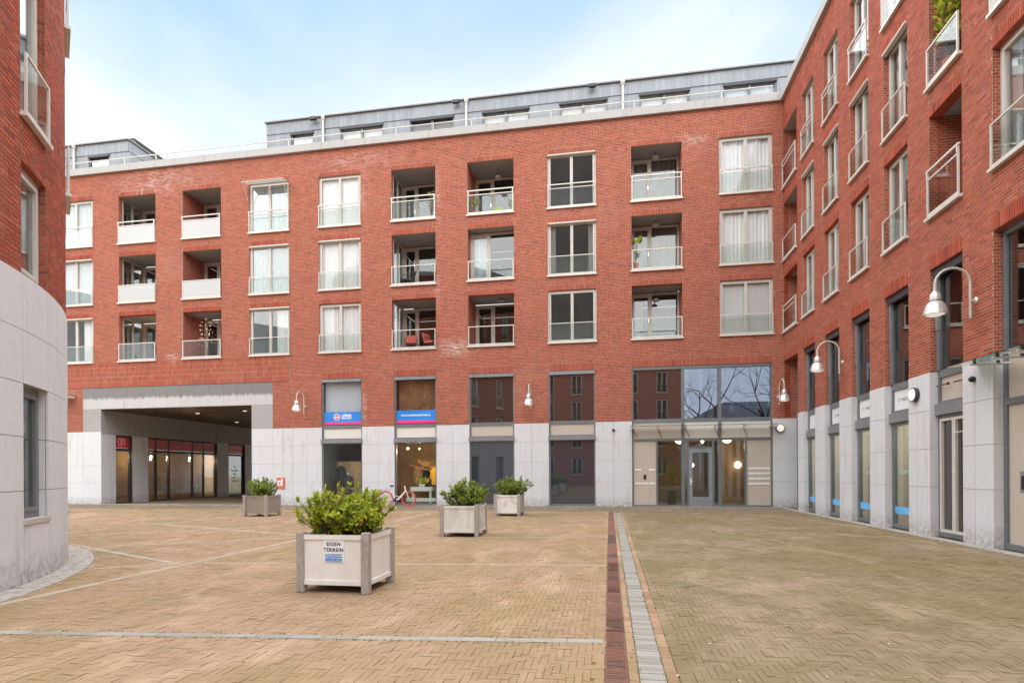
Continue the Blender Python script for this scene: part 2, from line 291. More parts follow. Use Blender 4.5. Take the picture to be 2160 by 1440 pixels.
def mat_frost():
    t = NT('glass_frosted'); t.setc((0.56, 0.57, 0.56)); t.setr(0.25, 0, 0.6)
    tr = t.new("ShaderNodeBsdfTransparent"); mx = t.new("ShaderNodeMixShader"); mx.inputs[0].default_value = 0.30
    t.l.new(t.b.outputs[0], mx.inputs[1]); t.l.new(tr.outputs[0], mx.inputs[2]); t.l.new(mx.outputs[0], t.out.inputs[0])
mat_frost()
def mat_emit(name, c, s):
    t = NT(name); t.setc(c); t.b.inputs['Emission Color'].default_value = (*c, 1); t.b.inputs['Emission Strength'].default_value = s
mat_emit('bulb_warm', (1.0, 0.62, 0.22), 9.0); mat_emit('bulb_soft', (1.0, 0.80, 0.52), 2.2); mat_emit('downlight', (1.0, 0.9, 0.75), 0.6); mat_emit('lamp_disc', (0.80, 0.78, 0.70), 0.25)
mat_emit('bulb_spot', (1.0, 0.80, 0.55), 5.0)

# ------------------------------------------------------------------ mesh helpers
BASE = {}
def link(o, parent=None, **props):
    col.objects.link(o)
    if parent is not None:
        o.parent = parent
        if parent in BASE: o.matrix_parent_inverse = Matrix.Translation(-Vector(BASE[parent]))
    for k, v in props.items(): o[k] = v
    return o
def thing(name, label, cat, base, group=None):
    o = bpy.data.objects.new(name, None); o.empty_display_size = 0.2
    link(o, None, label=label, category=cat); o.location = base; BASE[o] = tuple(map(float, base))
    if group: o['group'] = group
    return o
class MB:
    def __init__(s): s.v = []; s.f = []
    def box(s, P, s0, s1, z0, z1, n0, n1):
        i = len(s.v)
        for n in (n0, n1):
            for (a, z) in ((s0, z0), (s1, z0), (s1, z1), (s0, z1)): s.v.append(P(a, z, n))
        s.f += [(i+4, i+5, i+6, i+7), (i+3, i+2, i+1, i), (i, i+1, i+5, i+4), (i+1, i+2, i+6, i+5), (i+2, i+3, i+7, i+6), (i+3, i, i+4, i+7)]
        return s
    def quad(s, a, b, c, d):
        i = len(s.v); s.v += [a, b, c, d]; s.f.append((i, i+1, i+2, i+3)); return s
    def ring(s, P, s0, s1, z0, z1, n0, n1, w, wt=None, wb=None):
        wt = w if wt is None else wt; wb = w if wb is None else wb
        s.box(P, s0, s0 + w, z0, z1, n0, n1); s.box(P, s1 - w, s1, z0, z1, n0, n1)
        s.box(P, s0 + w, s1 - w, z0, z0 + wb, n0, n1); s.box(P, s0 + w, s1 - w, z1 - wt, z1, n0, n1); return s
    def tube(s, pts, r, seg=8, caps=True):
        pts = [Vector(p) for p in pts]; n = len(pts); rs = r if isinstance(r, (list, tuple)) else [r] * n
        base = len(s.v); up = None
        for k, p in enumerate(pts):
            d = (pts[min(k+1, n-1)] - pts[max(k-1, 0)]).normalized()
            if up is None: up = d.orthogonal().normalized()
            up = (up - d * up.dot(d))
            up = up.normalized() if up.length > 1e-6 else d.orthogonal().normalized()
            sd = d.cross(up)
            for j in range(seg):
                a = 2 * math.pi * j / seg
                s.v.append(tuple(p + (up * math.cos(a) + sd * math.sin(a)) * rs[k]))
        for k in range(n - 1):
            for j in range(seg):
                a = base + k * seg + j; b = base + k * seg + (j + 1) % seg
                s.f.append((a, b, b + seg, a + seg))
        if caps:
            s.f.append(tuple(base + j for j in reversed(range(seg)))); s.f.append(tuple(base + (n-1) * seg + j for j in range(seg)))
        return s
    def lathe(s, c, prof, seg=20, axis='z'):
        base = len(s.v); c = Vector(c)
        for (r, h) in prof:
            for j in range(seg):
                a = 2 * math.pi * j / seg; x, y = r * math.cos(a), r * math.sin(a)
                q = {'z': (x, y, h), 'y': (x, h, y), 'x': (h, x, y)}[axis]
                s.v.append(tuple(c + Vector(q)))
        for k in range(len(prof) - 1):
            for j in range(seg):
                a = base + k * seg + j; b = base + k * seg + (j + 1) % seg
                s.f.append((a, b, b + seg, a + seg))
        s.f.append(tuple(base + j for j in reversed(range(seg)))); s.f.append(tuple(base + (len(prof)-1) * seg + j for j in range(seg)))
        return s
    def build(s, name, mat, parent=None, smooth=False, **props):
        me = bpy.data.meshes.new(name); me.from_pydata([tuple(v) for v in s.v], [], s.f); me.materials.append(MATS[mat])
        if smooth:
            me.polygons.foreach_set('use_smooth', [True] * len(me.polygons)); me.set_sharp_from_angle(angle=R(40))
        me.update()
        return link(bpy.data.objects.new(name, me), parent, **props)
def W(x, y, z): return (x, y, z)
def PW(s, z, n): return (s, -n, z)              # plain world box helper: s = X, n = -Y
def wbox(mb, x0, x1, y0, y1, z0, z1):
    return mb.box(PW, x0, x1, z0, z1, -y1, -y0)
def np_boxes(P, rects, n0, n1, jit=0.0):
    """rects (k,4) s0 s1 z0 z1 -> verts (k,8,3), open at the back"""
    r = np.asarray(rects, float); k = len(r)
    j = rng.normal(0, jit, k) if jit else np.zeros(k)
    ss = r[:, [0, 1, 1, 0, 0, 1, 1, 0]]; zz = r[:, [2, 2, 3, 3, 2, 2, 3, 3]]
    nn = np.concatenate([np.repeat((n1 + j)[:, None], 4, 1), np.full((k, 4), n0)], 1)
    x, y, z = P(ss, zz, nn)
    x = np.broadcast_to(x, ss.shape); y = np.broadcast_to(y, ss.shape); z = np.broadcast_to(z, ss.shape)
    return np.stack([x, y, z], 2)
BF = np.array([[0, 1, 2, 3], [1, 0, 4, 5], [2, 1, 5, 6], [3, 2, 6, 7], [0, 3, 7, 4]])
def np_build(name, V, mat, parent=None, faces=BF, **props):
    k, m = V.shape[0], V.shape[1]
    F = (faces[None] + (np.arange(k) * m)[:, None, None]).reshape(-1, faces.shape[1])
    me = bpy.data.meshes.new(name); me.from_pydata(V.reshape(-1, 3), [], F); me.materials.append(MATS[mat]); me.update()
    return link(bpy.data.objects.new(name, me), parent, **props)
def proj(c):
    """photo pixel and depth of world points (n,3)"""
    x, y, z = c[:, 0], c[:, 1], c[:, 2] - CH
    u = x * math.cos(TH) + y * math.sin(TH); d = -x * math.sin(TH) + y * math.cos(TH)
    return 1080 + FPX * u / np.maximum(d, .01), 997 - FPX * z / np.maximum(d, .01), d
def split_nearest(V, count, name, rest, mat, parent, weight=None):
    """the pieces that show largest become objects of their own, the others one joined part"""
    c = V[:, :4].mean(1); px, py, d = proj(c)
    e1 = V[:, 1] - V[:, 0]; e2 = V[:, 3] - V[:, 0]; nr = np.cross(e1, e2)
    view = c - np.array([0, 0, CH]); area = np.abs((nr * view).sum(1)) / np.maximum(np.linalg.norm(view, axis=1), .1) ** 3
    ok = (px > 0) & (px < 2160) & (py > 0) & (py < 1440) & (d > .5)
    if weight is not None: ok &= weight
    area = np.where(ok, area, 0); order = np.argsort(-area); near = order[:count]; far = order[count:]
    for i in near:
        q = V[i]; ctr = q.mean(0)
        me = bpy.data.meshes.new(name); me.from_pydata(q - ctr, [], BF); me.materials.append(MATS[mat]); me.update()
        o = bpy.data.objects.new(name, me); link(o, parent); o.location = ctr
    if len(far): np_build(rest, V[far], mat, parent, kind='stuff')

def brick_rects(s0, s1, z0, z1, holes, bl=0.22, ch=0.0625, jt=0.0150, wild=True, vertical=False):
    out = []; jh = jt * .85
    k = 0; z = z0
    while z < z1 - 0.015:
        za, zb = z, min(z + ch, z1)
        cuts = {s0, s1}; hs = []
        for (a, b, c, d) in holes:
            if d > za + .004 and c < zb - .004 and b > s0 and a < s1:
                hs.append((a, b, c, d)); cuts.add(max(a, s0)); cuts.add(min(b, s1))
        cs = sorted(cuts)
        for a, b in zip(cs[:-1], cs[1:]):
            if b - a < 0.02: continue
            mid = (a + b) / 2; lo, hi = za, zb
            for (ha, hb, hc, hd) in hs:
                if ha <= mid <= hb:
                    up, dn = zb - hd, hc - za
                    if up <= .012 and dn <= .012: hi = lo; break
                    if up > dn: lo = max(lo, hd)
                    else: hi = min(hi, hc)
            if hi - lo < 0.018: continue
            off = (k % 2) * bl / 2 + (0.0 if not wild else float(rng.choice((0.0, 0.0, 0.03, -0.03))))
            i = math.floor((a - off) / bl); p = off + i * bl
            while p < b:
                q = p + bl; x0, x1 = max(p, a), min(q, b)
                if x1 - x0 > 0.03:
                    if wild and x1 - x0 > .2 and rng.random() < 0.12:
                        h = (x0 + x1) / 2; out.append((x0 + jh/2, h - jh/2, lo + jt/2, hi - jt/2)); out.append((h + jh/2, x1 - jh/2, lo + jt/2, hi - jt/2))
                    else: out.append((x0 + jh/2, x1 - jh/2, lo + jt/2, hi - jt/2))
                p = q
        z += ch; k += 1
    return out
def soldier_rects(s0, s1, z0, z1, w=0.0625, jt=0.012):
    n = max(1, round((s1 - s0) / w)); e = (s1 - s0) / n
    return [(s0 + i*e + jt/2, s0 + (i+1)*e - jt/2, z0 + jt/2, z1 - jt/2) for i in range(n)]
def backing(mb, P, s0, s1, z0, z1, holes, n=-0.0045, step=None):
    ss = sorted({s0, s1, *[x for h in holes for x in h[:2] if s0 < x < s1]}); zs = sorted({z0, z1, *[x for h in holes for x in h[2:] if z0 < x < z1]})
    if step:
        ex = []
        for a, b in zip(ss[:-1], ss[1:]):
            m = max(1, int((b - a) / step)); ex += [a + (b - a) * i / m for i in range(m)]
        ss = ex + [ss[-1]]
    for a, b in zip(ss[:-1], ss[1:]):
        for c, d in zip(zs[:-1], zs[1:]):
            m, q = (a + b) / 2, (c + d) / 2
            if any(h[0] < m < h[1] and h[2] < q < h[3] for h in holes): continue
            mb.quad(P(a, c, n), P(b, c, n), P(b, d, n), P(a, d, n))
class Facade:
    def __init__(s, P, bld): s.P = P; s.bld = bld; s.holes = []; s.lint = []; s.brick = []; s.backs = MB(); s.reveal = MB()
    def opening(s, s0, s1, z0, z1, dep, lintel=0.22, bricks=True, sides='lr', zlo=None):
        s.holes.append((s0, s1, z0, z1 + lintel)); P = s.P
        if lintel: s.lint.append(np_boxes(P, soldier_rects(s0, s1, z1, z1 + lintel), -0.03, 0.006, 0.0008)); s.backs.quad(P(s0, z1, -.004), P(s1, z1, -.004), P(s1, z1+lintel, -.004), P(s0, z1+lintel, -.004))
        d = dep + 0.03
        MB().quad(P(s0, z1, 0.0), P(s1, z1, 0.0), P(s1, z1, -d), P(s0, z1, -d)).build('soffit', 'brick_far', s.bld)
        if z0 > .1: MB().quad(P(s0, z0, 0.0), P(s1, z0, 0.0), P(s1, z0, -d), P(s0, z0, -d)).build('ledge', 'mortar', s.bld)
        zb = z0 if zlo is None else zlo
        for e, sg, key in ((s0, 1, 'l'), (s1, -1, 'r')):
            s.backs.quad(P(e - sg*.0045, z0, 0), P(e - sg*.0045, z0, -d), P(e - sg*.0045, z1, -d), P(e - sg*.0045, z1, 0))
            if bricks and key in sides:
                Q = (lambda e, sg: (lambda a, z, n: P(e + sg * n, z, -a)))(e, sg)
                r = brick_rects(0.0, d, zb, z1, [], bl=0.11, wild=False)
                s.brick.append(np_boxes(Q, r, -0.02, 0.0, 0.001))
    def fill(s, s0, s1, z0, z1, step=None):
        r = brick_rects(s0, s1, z0, z1, s.holes); s.brick.append(np_boxes(s.P, r, -0.02, 0.0, 0.0008)); backing(s.backs, s.P, s0, s1, z0, z1, s.holes, step=step)

def window(F, s0, s1, z0, z1, dep=0.15, leaves=2, fm='frame_beige', rail=None, rglass='glass_rail', roller=False, curtain=None, sill=True, gm='glass', fw=0.07, lf=0.055, room='interior', open_awning=False, railh=0.83):
    P, B = F.P, F.bld
    mb = MB(); mb.ring(P, s0, s1, z0, z1, -dep - .04, -dep + .04, fw)
    w = (s1 - s0 - 2 * fw) / leaves
    for i in range(leaves):
        a = s0 + fw + i * w; mb.ring(P, a + .004, a + w - .004, z0 + fw + .004, z1 - fw - .004, -dep - .03, -dep + .055, lf)
    win = mb.build('window', fm, B)
    for i in range(leaves):
        a = s0 + fw + i * w
        MB().box(P, a + lf, a + w - lf, z0 + fw + lf, z1 - fw - lf, -dep + .004, -dep + .012).build('pane', gm, win)
    if sill: MB().box(P, s0 - .03, s1 + .03, z0 - .045, z0 + .012, -dep, 0.085).build('sill', 'rail_beige', win)
    if rail:
        zt = z0 + railh; m = MB(); m.ring(P, s0 + .015, s1 - .015, z0 + .03, zt, .03, .06, .028)
        if rail == 'double':
            m.box(P, s0 - .005, s1 + .005, zt + .13, zt + .17, .03, .07)
            for q in (s0 + .015, s1 - .05): m.box(P, q, q + .035, zt, zt + .13, .032, .068)
        m.build('railing', 'rail_beige', win)
        MB().box(P, s0 + .05, s1 - .05, z0 + .065, zt - .035, .045, .053).build('railing_glass', rglass, win)
    if roller:
        m = MB(); m.tube([P(s0 + .01, z1 - .055, .012), P(s1 - .01, z1 - .055, .012)], .042, 10); m.box(P, s0 + .01, s1 - .01, z1 - .10, z1 - .012, -.06, .0); m.build('roller_box', 'frame_beige', win)
    if open_awning:
        m = MB()
        for e in (s0 + .0, s1 - .03): m.tube([P(e, z1 - .85, .05), P(e, z1 - .15, .5)], .014, 6)
        m.tube([P(s0 - .02, z1 - .15, .5), P(s1 + .02, z1 - .15, .5)], .022, 6)
        m.build('awning_arm', 'rail_beige', win)
        MB().quad(P(s0, z1 - .06, .07), P(s1, z1 - .06, .07), P(s1, z1 - .145, .5), P(s0, z1 - .145, .5)).build('awning_cloth', 'curtain_white', win)
    d0 = -dep - .06
    if curtain:
        kind, cm = curtain
        parts = {'full': [(0, 1)], 'sides': [(0, .16), (.84, 1)], 'left': [(0, .3)], 'right': [(.62, 1)], 'blind': [(0, 1)]}[kind]
        for a, b in parts:
            m = MB(); n = max(6, int((b - a) * (s1 - s0) / (.03 if kind != 'blind' else .045))); zz = (z0 + .06, z1 - .05)
            if kind == 'blind':
                for i in range(n):
                    q = s0 + (a + (b - a) * i / n) * (s1 - s0); m.quad(P(q, zz[0], d0 - .03), P(q + .055, zz[0], d0 - .055), P(q + .055, zz[1], d0 - .055), P(q, zz[1], d0 - .03))
            else:
                ph = random.random() * 6
                prev = None
                for i in range(n + 1):
                    q = s0 + (a + (b - a) * i / n) * (s1 - s0); off = d0 - .045 + .018 * math.sin(i * 1.25 + ph) + .015 * math.sin(i * .43 + 2 * ph)
                    cur = (P(q, zz[0], off), P(q, zz[1], off))
                    if prev: m.quad(prev[0], cur[0], cur[1], prev[1])
                    prev = cur
            m.build('curtain', cm, win)
    if room:
        m = MB(); e = .25; dz = .12
        a, b, c, d = s0 - e, s1 + e, z0 - dz, z1 + dz; n0, n1 = -dep - .045, -3.0
        m.quad(P(a, c, n1), P(b, c, n1), P(b, d, n1), P(a, d, n1)); m.quad(P(a, c, n0), P(a, c, n1), P(a, d, n1), P(a, d, n0)); m.quad(P(b, c, n0), P(b, c, n1), P(b, d, n1), P(b, d, n0))
        m.quad(P(a, c, n0), P(b, c, n0), P(b, c, n1), P(a, c, n1)); m.quad(P(a, d, n0), P(b, d, n0), P(b, d, n1), P(a, d, n1))
        m.build('room', room, win)
    return win

def balcony(F, s0, s1, z0, z1, depth=1.5, rail='single', rglass='glass_rail', side='brick', curtain=None, room='interior_dark', door=0.42, railh=0.86, back=True):
    P, B = F.P, F.bld
    m = MB(); d = -depth
    m.quad(P(s0 - .01, z0 + .005, -.15), P(s1 + .01, z0 + .005, -.15), P(s1 + .01, z0 + .005, d), P(s0 - .01, z0 + .005, d))
    bal = m.build('balcony', 'balcony_floor', B)
    MB().quad(P(s0 - .01, z1 + .02, -.20), P(s1 + .01, z1 + .02, -.20), P(s1 + .01, z1 + .02, d), P(s0 - .01, z1 + .02, d)).build('ceiling', 'balcony_ceiling', bal)
    MB().quad(P(s1 + .004, z0, -.17), P(s1 + .004, z0, d), P(s1 + .004, z1 + .02, d), P(s1 + .004, z1 + .02, -.17)).build('side_wall', 'brick_far', bal)
    if side == 'brick': MB().quad(P(s0 - .004, z0, -.17), P(s0 - .004, z0, d), P(s0 - .004, z1 + .02, d), P(s0 - .004, z1 + .02, -.17)).build('side_wall', 'brick_far', bal)
    if side == 'glass':
        Q = lambda a, z, n: P(s0 + n, z, -a)
        m = MB(); L = depth
        m.ring(Q, .22, L, z0, z1 + .015, -.06, .01, .07); m.box(Q, .22 + (L - .22) * .45, .22 + (L - .22) * .45 + .09, z0 + .07, z1 - .055, -.06, .012); m.build('side_frame', 'frame_beige', bal)
        for a, b in ((.29, .22 + (L - .22) * .45), (.22 + (L - .22) * .45 + .09, L - .07)): MB().box(Q, a, b, z0 + .07, z1 - .055, -.03, -.022).build('pane', 'glass', bal)
    if back:
        fr = MB(); w = s1 - s0; n0, n1 = d - .05, d + .03; zt = z1 - .02
        fr.ring(P, s0, s1, z0, zt, n0, n1, .08); x = s0 + w * door; fr.box(P, x - .045, x + .045, z0 + .08, zt - .08, n0, n1)
        fr.ring(P, s0 + .085, x - .05, z0 + .085, zt - .085, n0 + .01, n1 + .02, .075)
        f = fr.build('door_frame', 'frame_beige', bal)
        MB().box(P, s0 + .16, x - .125, z0 + .16, zt - .16, d - .01, d - .002).build('pane', 'glass', bal)
        MB().box(P, x + .045, s1 - .08, z0 + .08, zt - .08, d - .01, d - .002).build('pane', 'glass', bal)
        MB().box(P, x - .115, x - .085, z0 + .95, z0 + 1.12, d + .05, d + .085).build('door_handle', 'chrome', bal)
        m = MB(); a, b, n0, n1 = s0 - .2, s1 + .2, d - .055, d - 2.2
        m.quad(P(a, z0, n1), P(b, z0, n1), P(b, z1, n1), P(a, z1, n1)); m.quad(P(a, z0, n0), P(a, z0, n1), P(a, z1, n1), P(a, z1, n0)); m.quad(P(b, z0, n0), P(b, z0, n1), P(b, z1, n1), P(b, z1, n0))
        m.quad(P(a, z0 - .01, n0), P(b, z0 - .01, n0), P(b, z0 - .01, n1), P(a, z0 - .01, n1)); m.quad(P(a, z1 + .01, n0), P(b, z1 + .01, n0), P(b, z1 + .01, n1), P(a, z1 + .01, n1)); m.build('room', room, bal)
        if curtain:
            m = MB(); a, b = curtain[0]; n = int((b - a) * w / .04); prev = None
            for i in range(n + 1):
                q = s0 + (a + (b - a) * i / n) * w; off = d - .16 + .025 * math.sin(i * 1.3); cur = (P(q, z0 + .03, off), P(q, z1 - .06, off))
                if prev: m.quad(prev[0], cur[0], cur[1], prev[1])
                prev = cur
            m.build('curtain', curtain[1], bal)
    MB().box(P, s0 - .05, s1 + .03, z0 - .05, z0 + .012, -.2, .09).build('sill', 'rail_beige', bal)
    zt = z0 + railh; m = MB(); m.ring(P, s0 + .015, s1 - .015, z0 + .035, zt, .03, .065, .034, .034, .05)
    if rail == 'double':
        m.box(P, s0 - .01, s1 + .01, zt + .15, zt + .195, .03, .075)
        for q in (s0 + .015, s1 - .06): m.box(P, q, q + .045, zt, zt + .15, .032, .073)
    m.build('railing', 'rail_beige', bal); MB().box(P, s0 + .06, s1 - .06, z0 + .095, zt - .045, .048, .056).build('railing_glass', rglass, bal)
    return bal
def bulb_light(parent, loc, watt, colr=(1, .78, .5), rad=.08):
    l = bpy.data.lights.new('bulb', 'POINT'); l.energy = watt; l.color = colr; l.shadow_soft_size = rad; o = bpy.data.objects.new('bulb', l); link(o, parent); o.location = loc
def stone_panels(P, B, cells, mat='stone', th=0.03, n=0.0, gap=0.008, sub=1):
    for (a, b, c, d) in cells:
        m = MB(); g = gap / 2
        for i in range(sub):
            x0 = a + g + (b - a - gap) * i / sub; x1 = a + g + (b - a - gap) * (i + 1) / sub
            if sub == 1: m.box(P, x0, x1, c + g, d - g, n - th, n)
            else:
                k = len(m.v)
                m.v += [P(x0, c + g, n), P(x1, c + g, n), P(x1, d - g, n), P(x0, d - g, n), P(x0, c + g, n - th), P(x1, c + g, n - th), P(x1, d - g, n - th), P(x0, d - g, n - th)]
                m.f += [(k, k+1, k+2, k+3), (k+1, k, k+4, k+5), (k+3, k+2, k+6, k+7)]
                if i == 0: m.f.append((k, k+3, k+7, k+4))
                if i == sub - 1: m.f.append((k+2, k+1, k+5, k+6))
        m.build('stone_panel', mat, B)
def grid(ss, zs): return [(a, b, c, d) for a, b in zip(ss[:-1], ss[1:]) for c, d in zip(zs[:-1], zs[1:])]
def text(body, size, mat, parent, origin, right, up, align='CENTER', name='lettering', extrude=0.0015, spacing=1.0, sx=1.0, bold=0.0):
    cu = bpy.data.curves.new(name, 'FONT'); cu.body = body; cu.size = size; cu.align_x = align; cu.align_y = 'CENTER'; cu.extrude = extrude; cu.space_character = spacing; cu.resolution_u = 3; cu.offset = bold
    to = bpy.data.objects.new('tmp', cu); col.objects.link(to); bpy.context.view_layer.update()
    me = bpy.data.meshes.new_from_object(to.evaluated_get(bpy.context.evaluated_depsgraph_get())); bpy.data.objects.remove(to)
    r = Vector(right).normalized(); u = Vector(up).normalized(); nn = r.cross(u)
    M = Matrix(((r.x * sx, u.x, nn.x, origin[0]), (r.y * sx, u.y, nn.y, origin[1]), (r.z * sx, u.z, nn.z, origin[2]), (0, 0, 0, 1)))
    me.transform(M); me.materials.clear(); me.materials.append(MATS[mat]); me.name = name
    return link(bpy.data.objects.new(name, me), parent)

# ================================================================== GROUND
g = MB(); wbox(g, -300, 300, -300, 300, -0.6, -0.02); g.build('ground', 'ground_far', None, kind='structure')
bed = MB(); bed.quad((-34, -6, -.008), (8.8, -6, -.008), (8.8, 53, -.008), (-34, 53, -.008))
paving = bed.build('courtyard_paving', 'joint_sand', None, kind='structure')
TC = np.array([-14.54, 2.62]); TR = 7.79
def herring(mask, n=3, w=0.0565, jt=0.0040):
    x0, x1, y0, y1 = -27.5, 8.0, 3.0, 24.0
    I, J = np.meshgrid(np.arange(int(x0 / w), int(x1 / w)), np.arange(int(y0 / w), int(y1 / w)), indexing='ij')
    t = (I - J) % (2 * n); out = []
    for sel, dx, dy in ((t == 0, n, 1), (t == 2 * n - 1, 1, n)):
        i, j = I[sel] * w, J[sel] * w
        r = np.stack([i + jt/2, i + dx * w - jt/2, j + jt*.22, j + dy * w - jt*.22], 1)
        out.append(r)
    r = np.concatenate(out); cx, cy = (r[:, 0] + r[:, 1]) / 2, (r[:, 2] + r[:, 3]) / 2
    return r[mask(cx, cy)]
def inview(x, y):
    u = x * math.cos(TH) + y * math.sin(TH); d = -x * math.sin(TH) + y * math.cos(TH)
    return (np.abs(u) < .93 * d + 1.6) & (d > 3.1) & (np.hypot(x - TC[0], y - TC[1]) > TR + .25)
def paver_boxes(r):
    V = np_boxes(lambda s, z, n: (s, z, n), r, -0.012, 0.0)
    k = len(r); V[:, :4, 2] += rng.normal(0, .0013, k)[:, None] + rng.normal(0, .0009, (k, 4))
    return V
drx = lambda y: -0.012 + 0.0068 * (y - 4)        # west edge of the drain channel
left = herring(lambda x, y: (x < drx(y) - .02) & (y < 21.15) & inview(x, y))
right = herring(lambda x, y: (x > drx(y) + .53) & (x < 6.86) & (y < 21.15) & inview(x, y))
rear = herring(lambda x, y: (y >= 21.15) & (y < 23.97) & (x < 6.9) & inview(x, y))
passr = herring(lambda x, y: (y < 0) & inview(x, y))
split_nearest(paver_boxes(left), 170, 'paver', 'pavers', 'paver_tan', paving)
split_nearest(paver_boxes(right), 130, 'paver', 'pavers', 'paver_olive', paving)
np_build('pavers', paver_boxes(rear), 'paver_grey', paving, kind='stuff')
m = MB(); m.quad((-24.7, 23.97, -.002), (-16.4, 23.97, -.002), (-16.4, 52, -.002), (-24.7, 52, -.002)); m.build('passage_floor', 'paver_grey', paving)
def band(p, q, width, piece, mat='slab_light', z=0.004, gap=.006, skew=0.0):
    p, q = Vector((*p, 0)), Vector((*q, 0)); L = (q - p).length; n = max(1, int(L / piece)); d = (q - p) / L; s = Vector((-d.y, d.x, 0))
    for i in range(n):
        a, b = L * i / n + gap / 2, L * (i + 1) / n - gap / 2; h = width * .38; zj = z + random.uniform(-.0012, .0012)
        m = MB(); c = [p + d * a - s * h, p + d * b - s * h, p + d * b + s * h, p + d * a + s * h]
        k = len(m.v); m.v += [(v.x, v.y, zj) for v in c] + [(v.x, v.y, -.012) for v in c]
        m.f += [(0, 1, 2, 3), (1, 0, 4, 5), (2, 1, 5, 6), (3, 2, 6, 7), (0, 3, 7, 4)]
        m.build('slab', mat, paving)
band((-9.5, 4.05), (-5.58, 4.36), .14, .30, 'slab_grey'); band((-5.58, 4.36), (-.03, 4.90), .14, .30, 'slab_grey')
band((-6.78, 5.0), (-6.72, 12.1), .16, .32); band((-6.55, 8.27), (0.0, 8.91), .10, .45); band((-6.62, 11.7), (.03, 12.9), .09, .6)
band((-11.3, 10.2), (-6.90, 8.12), .16, .3); band((-7.95, 7.49), (-6.9, 8.15), .12, .3); band((-10.25, 9.73), (-6.85, 12.05), .12, .4)
band((-12.8, 11.42), (-7.3, 15.75), .12, .5); band((-14.2, 15.1), (-6.85, 12.2), .14, .5); band((-12.9, 14.7), (-12.8, 21.0), .14, .6)
band((-6.38, 16.2), (-6.45, 21.0), .13, .6); band((-26, 15.9), (-14.8, 18.7), .12, .8); band((-14.8, 18.72), (0.0, 21.15), .10, 1.2)
band((-15.5, 14.1), (-9.24, 15.49), .07, .8, 'slab_grey'); band((-9.24, 15.49), (.05, 16.79), .07, .8, 'slab_grey')
# drain channel with rusted grates, flanked by a grey clinker strip
dr = thing('drain_channel', 'rust brown slotted drain channel running down the middle of the courtyard', 'drain', (0, 12, 0))
y = 3.2
while y < 20.4:
    L = random.choice([.5, .5, .5, .17, .33]); a, b = y + .003, min(y + L, 20.45) - .003; x0 = drx(y)
    m = MB(); wbox(m, x0, x0 + .165, a, b, -.02, .002 + random.uniform(-.001, .001))
    if y < 9:
        for q in np.arange(a + .02, b - .02, .033):
            wbox(m, x0 + .012, x0 + .153, q, q + .014, .0025, .0045)
    m.build('grate', 'rust_grate', dr); y += L
for off, mat, w, pl in ((.172, 'paver_pink', .066, .2), (.432, 'paver_pink', .082, .2), (-.072, 'paver_tan', .066, .2), (.521, 'paver_olive', .07, .2)):
    r = [(drx(q) + off, drx(q) + off + w, q + .003, q + pl - .003) for q in np.arange(3.2, 21.2, pl)]
    V = np_boxes(lambda s, z, n: (s, z, n), r, -.012, .003, .0008); np_build('edging_pavers', V, mat, paving, kind='stuff')
r = [(drx(q) + .246, drx(q) + .426, q + .0025, q + .062) for q in np.arange(3.2, 20.7, .0645)]
V = np_boxes(lambda s, z, n: (s, z, n), r, -.012, .002, .0012); split_nearest(V, 90, 'clinker', 'clinkers', 'slab_grey', paving)
# weeds in the joints and scattered litter: nobody could count them
def blades(pts, hmin, hmax, mat, name, parent=None, **kw):
    m = MB()
    for (x, y) in pts:
        for _ in range(random.randint(3, 6)):
            a = random.random() * 6.28; h = random.uniform(hmin, hmax); l = h * random.uniform(.3, .9); w = .0035
            bx, by = x + random.gauss(0, .008), y + random.gauss(0, .008); ex, ey = bx + math.cos(a) * l, by + math.sin(a) * l; sx, sy = -math.sin(a) * w, math.cos(a) * w
            i = len(m.v); m.v += [(bx - sx, by - sy, 0), (bx + sx, by + sy, 0), (ex, ey, h)]; m.f.append((i, i+1, i+2))
    return m.build(name, mat, parent, **kw)
pts = []
for e in (.238, .430, -.012, .52):
    for q in np.arange(3.4, 14, .05):
        if random.random() < (.5 if e in (.238, .430) else .16): pts.append((drx(q) + e + random.gauss(0, .004), q))
for q in range(120):
    x = random.uniform(-5.5, -.05); pts.append((x, 4.36 + (x + 5.58) * .0973 + random.choice((-.075, .075))))
for q in range(260): pts.append((random.uniform(-8, 6.5), random.uniform(3.6, 12)))
blades(pts, .006, .022, 'grass', 'joint_weeds', None, kind='stuff', label='small green weeds growing in the paving joints', category='weeds')
m = MB()
for _ in range(330):
    y = random.uniform(3.8, 21); x = random.uniform(-.7 * y - 1, min(6.8, .75 * y)); a = random.random() * 6.28; l = random.uniform(.008, .022); w = l * random.uniform(.3, .7)
    if math.hypot(x - TC[0], y - TC[1]) < TR + .1: continue
    i = len(m.v); c, s_ = math.cos(a), math.sin(a); m.v += [(x - c*l, y - s_*l, .005), (x + s_*w, y - c*w, .006), (x + c*l, y + s_*l, .009), (x - s_*w, y + c*w, .006)]; m.f.append((i, i+1, i+2, i+3))
m.build('leaf_litter', 'litter', None, kind='stuff', label='scattered pale leaf bits lying on the brick paving', category='litter')

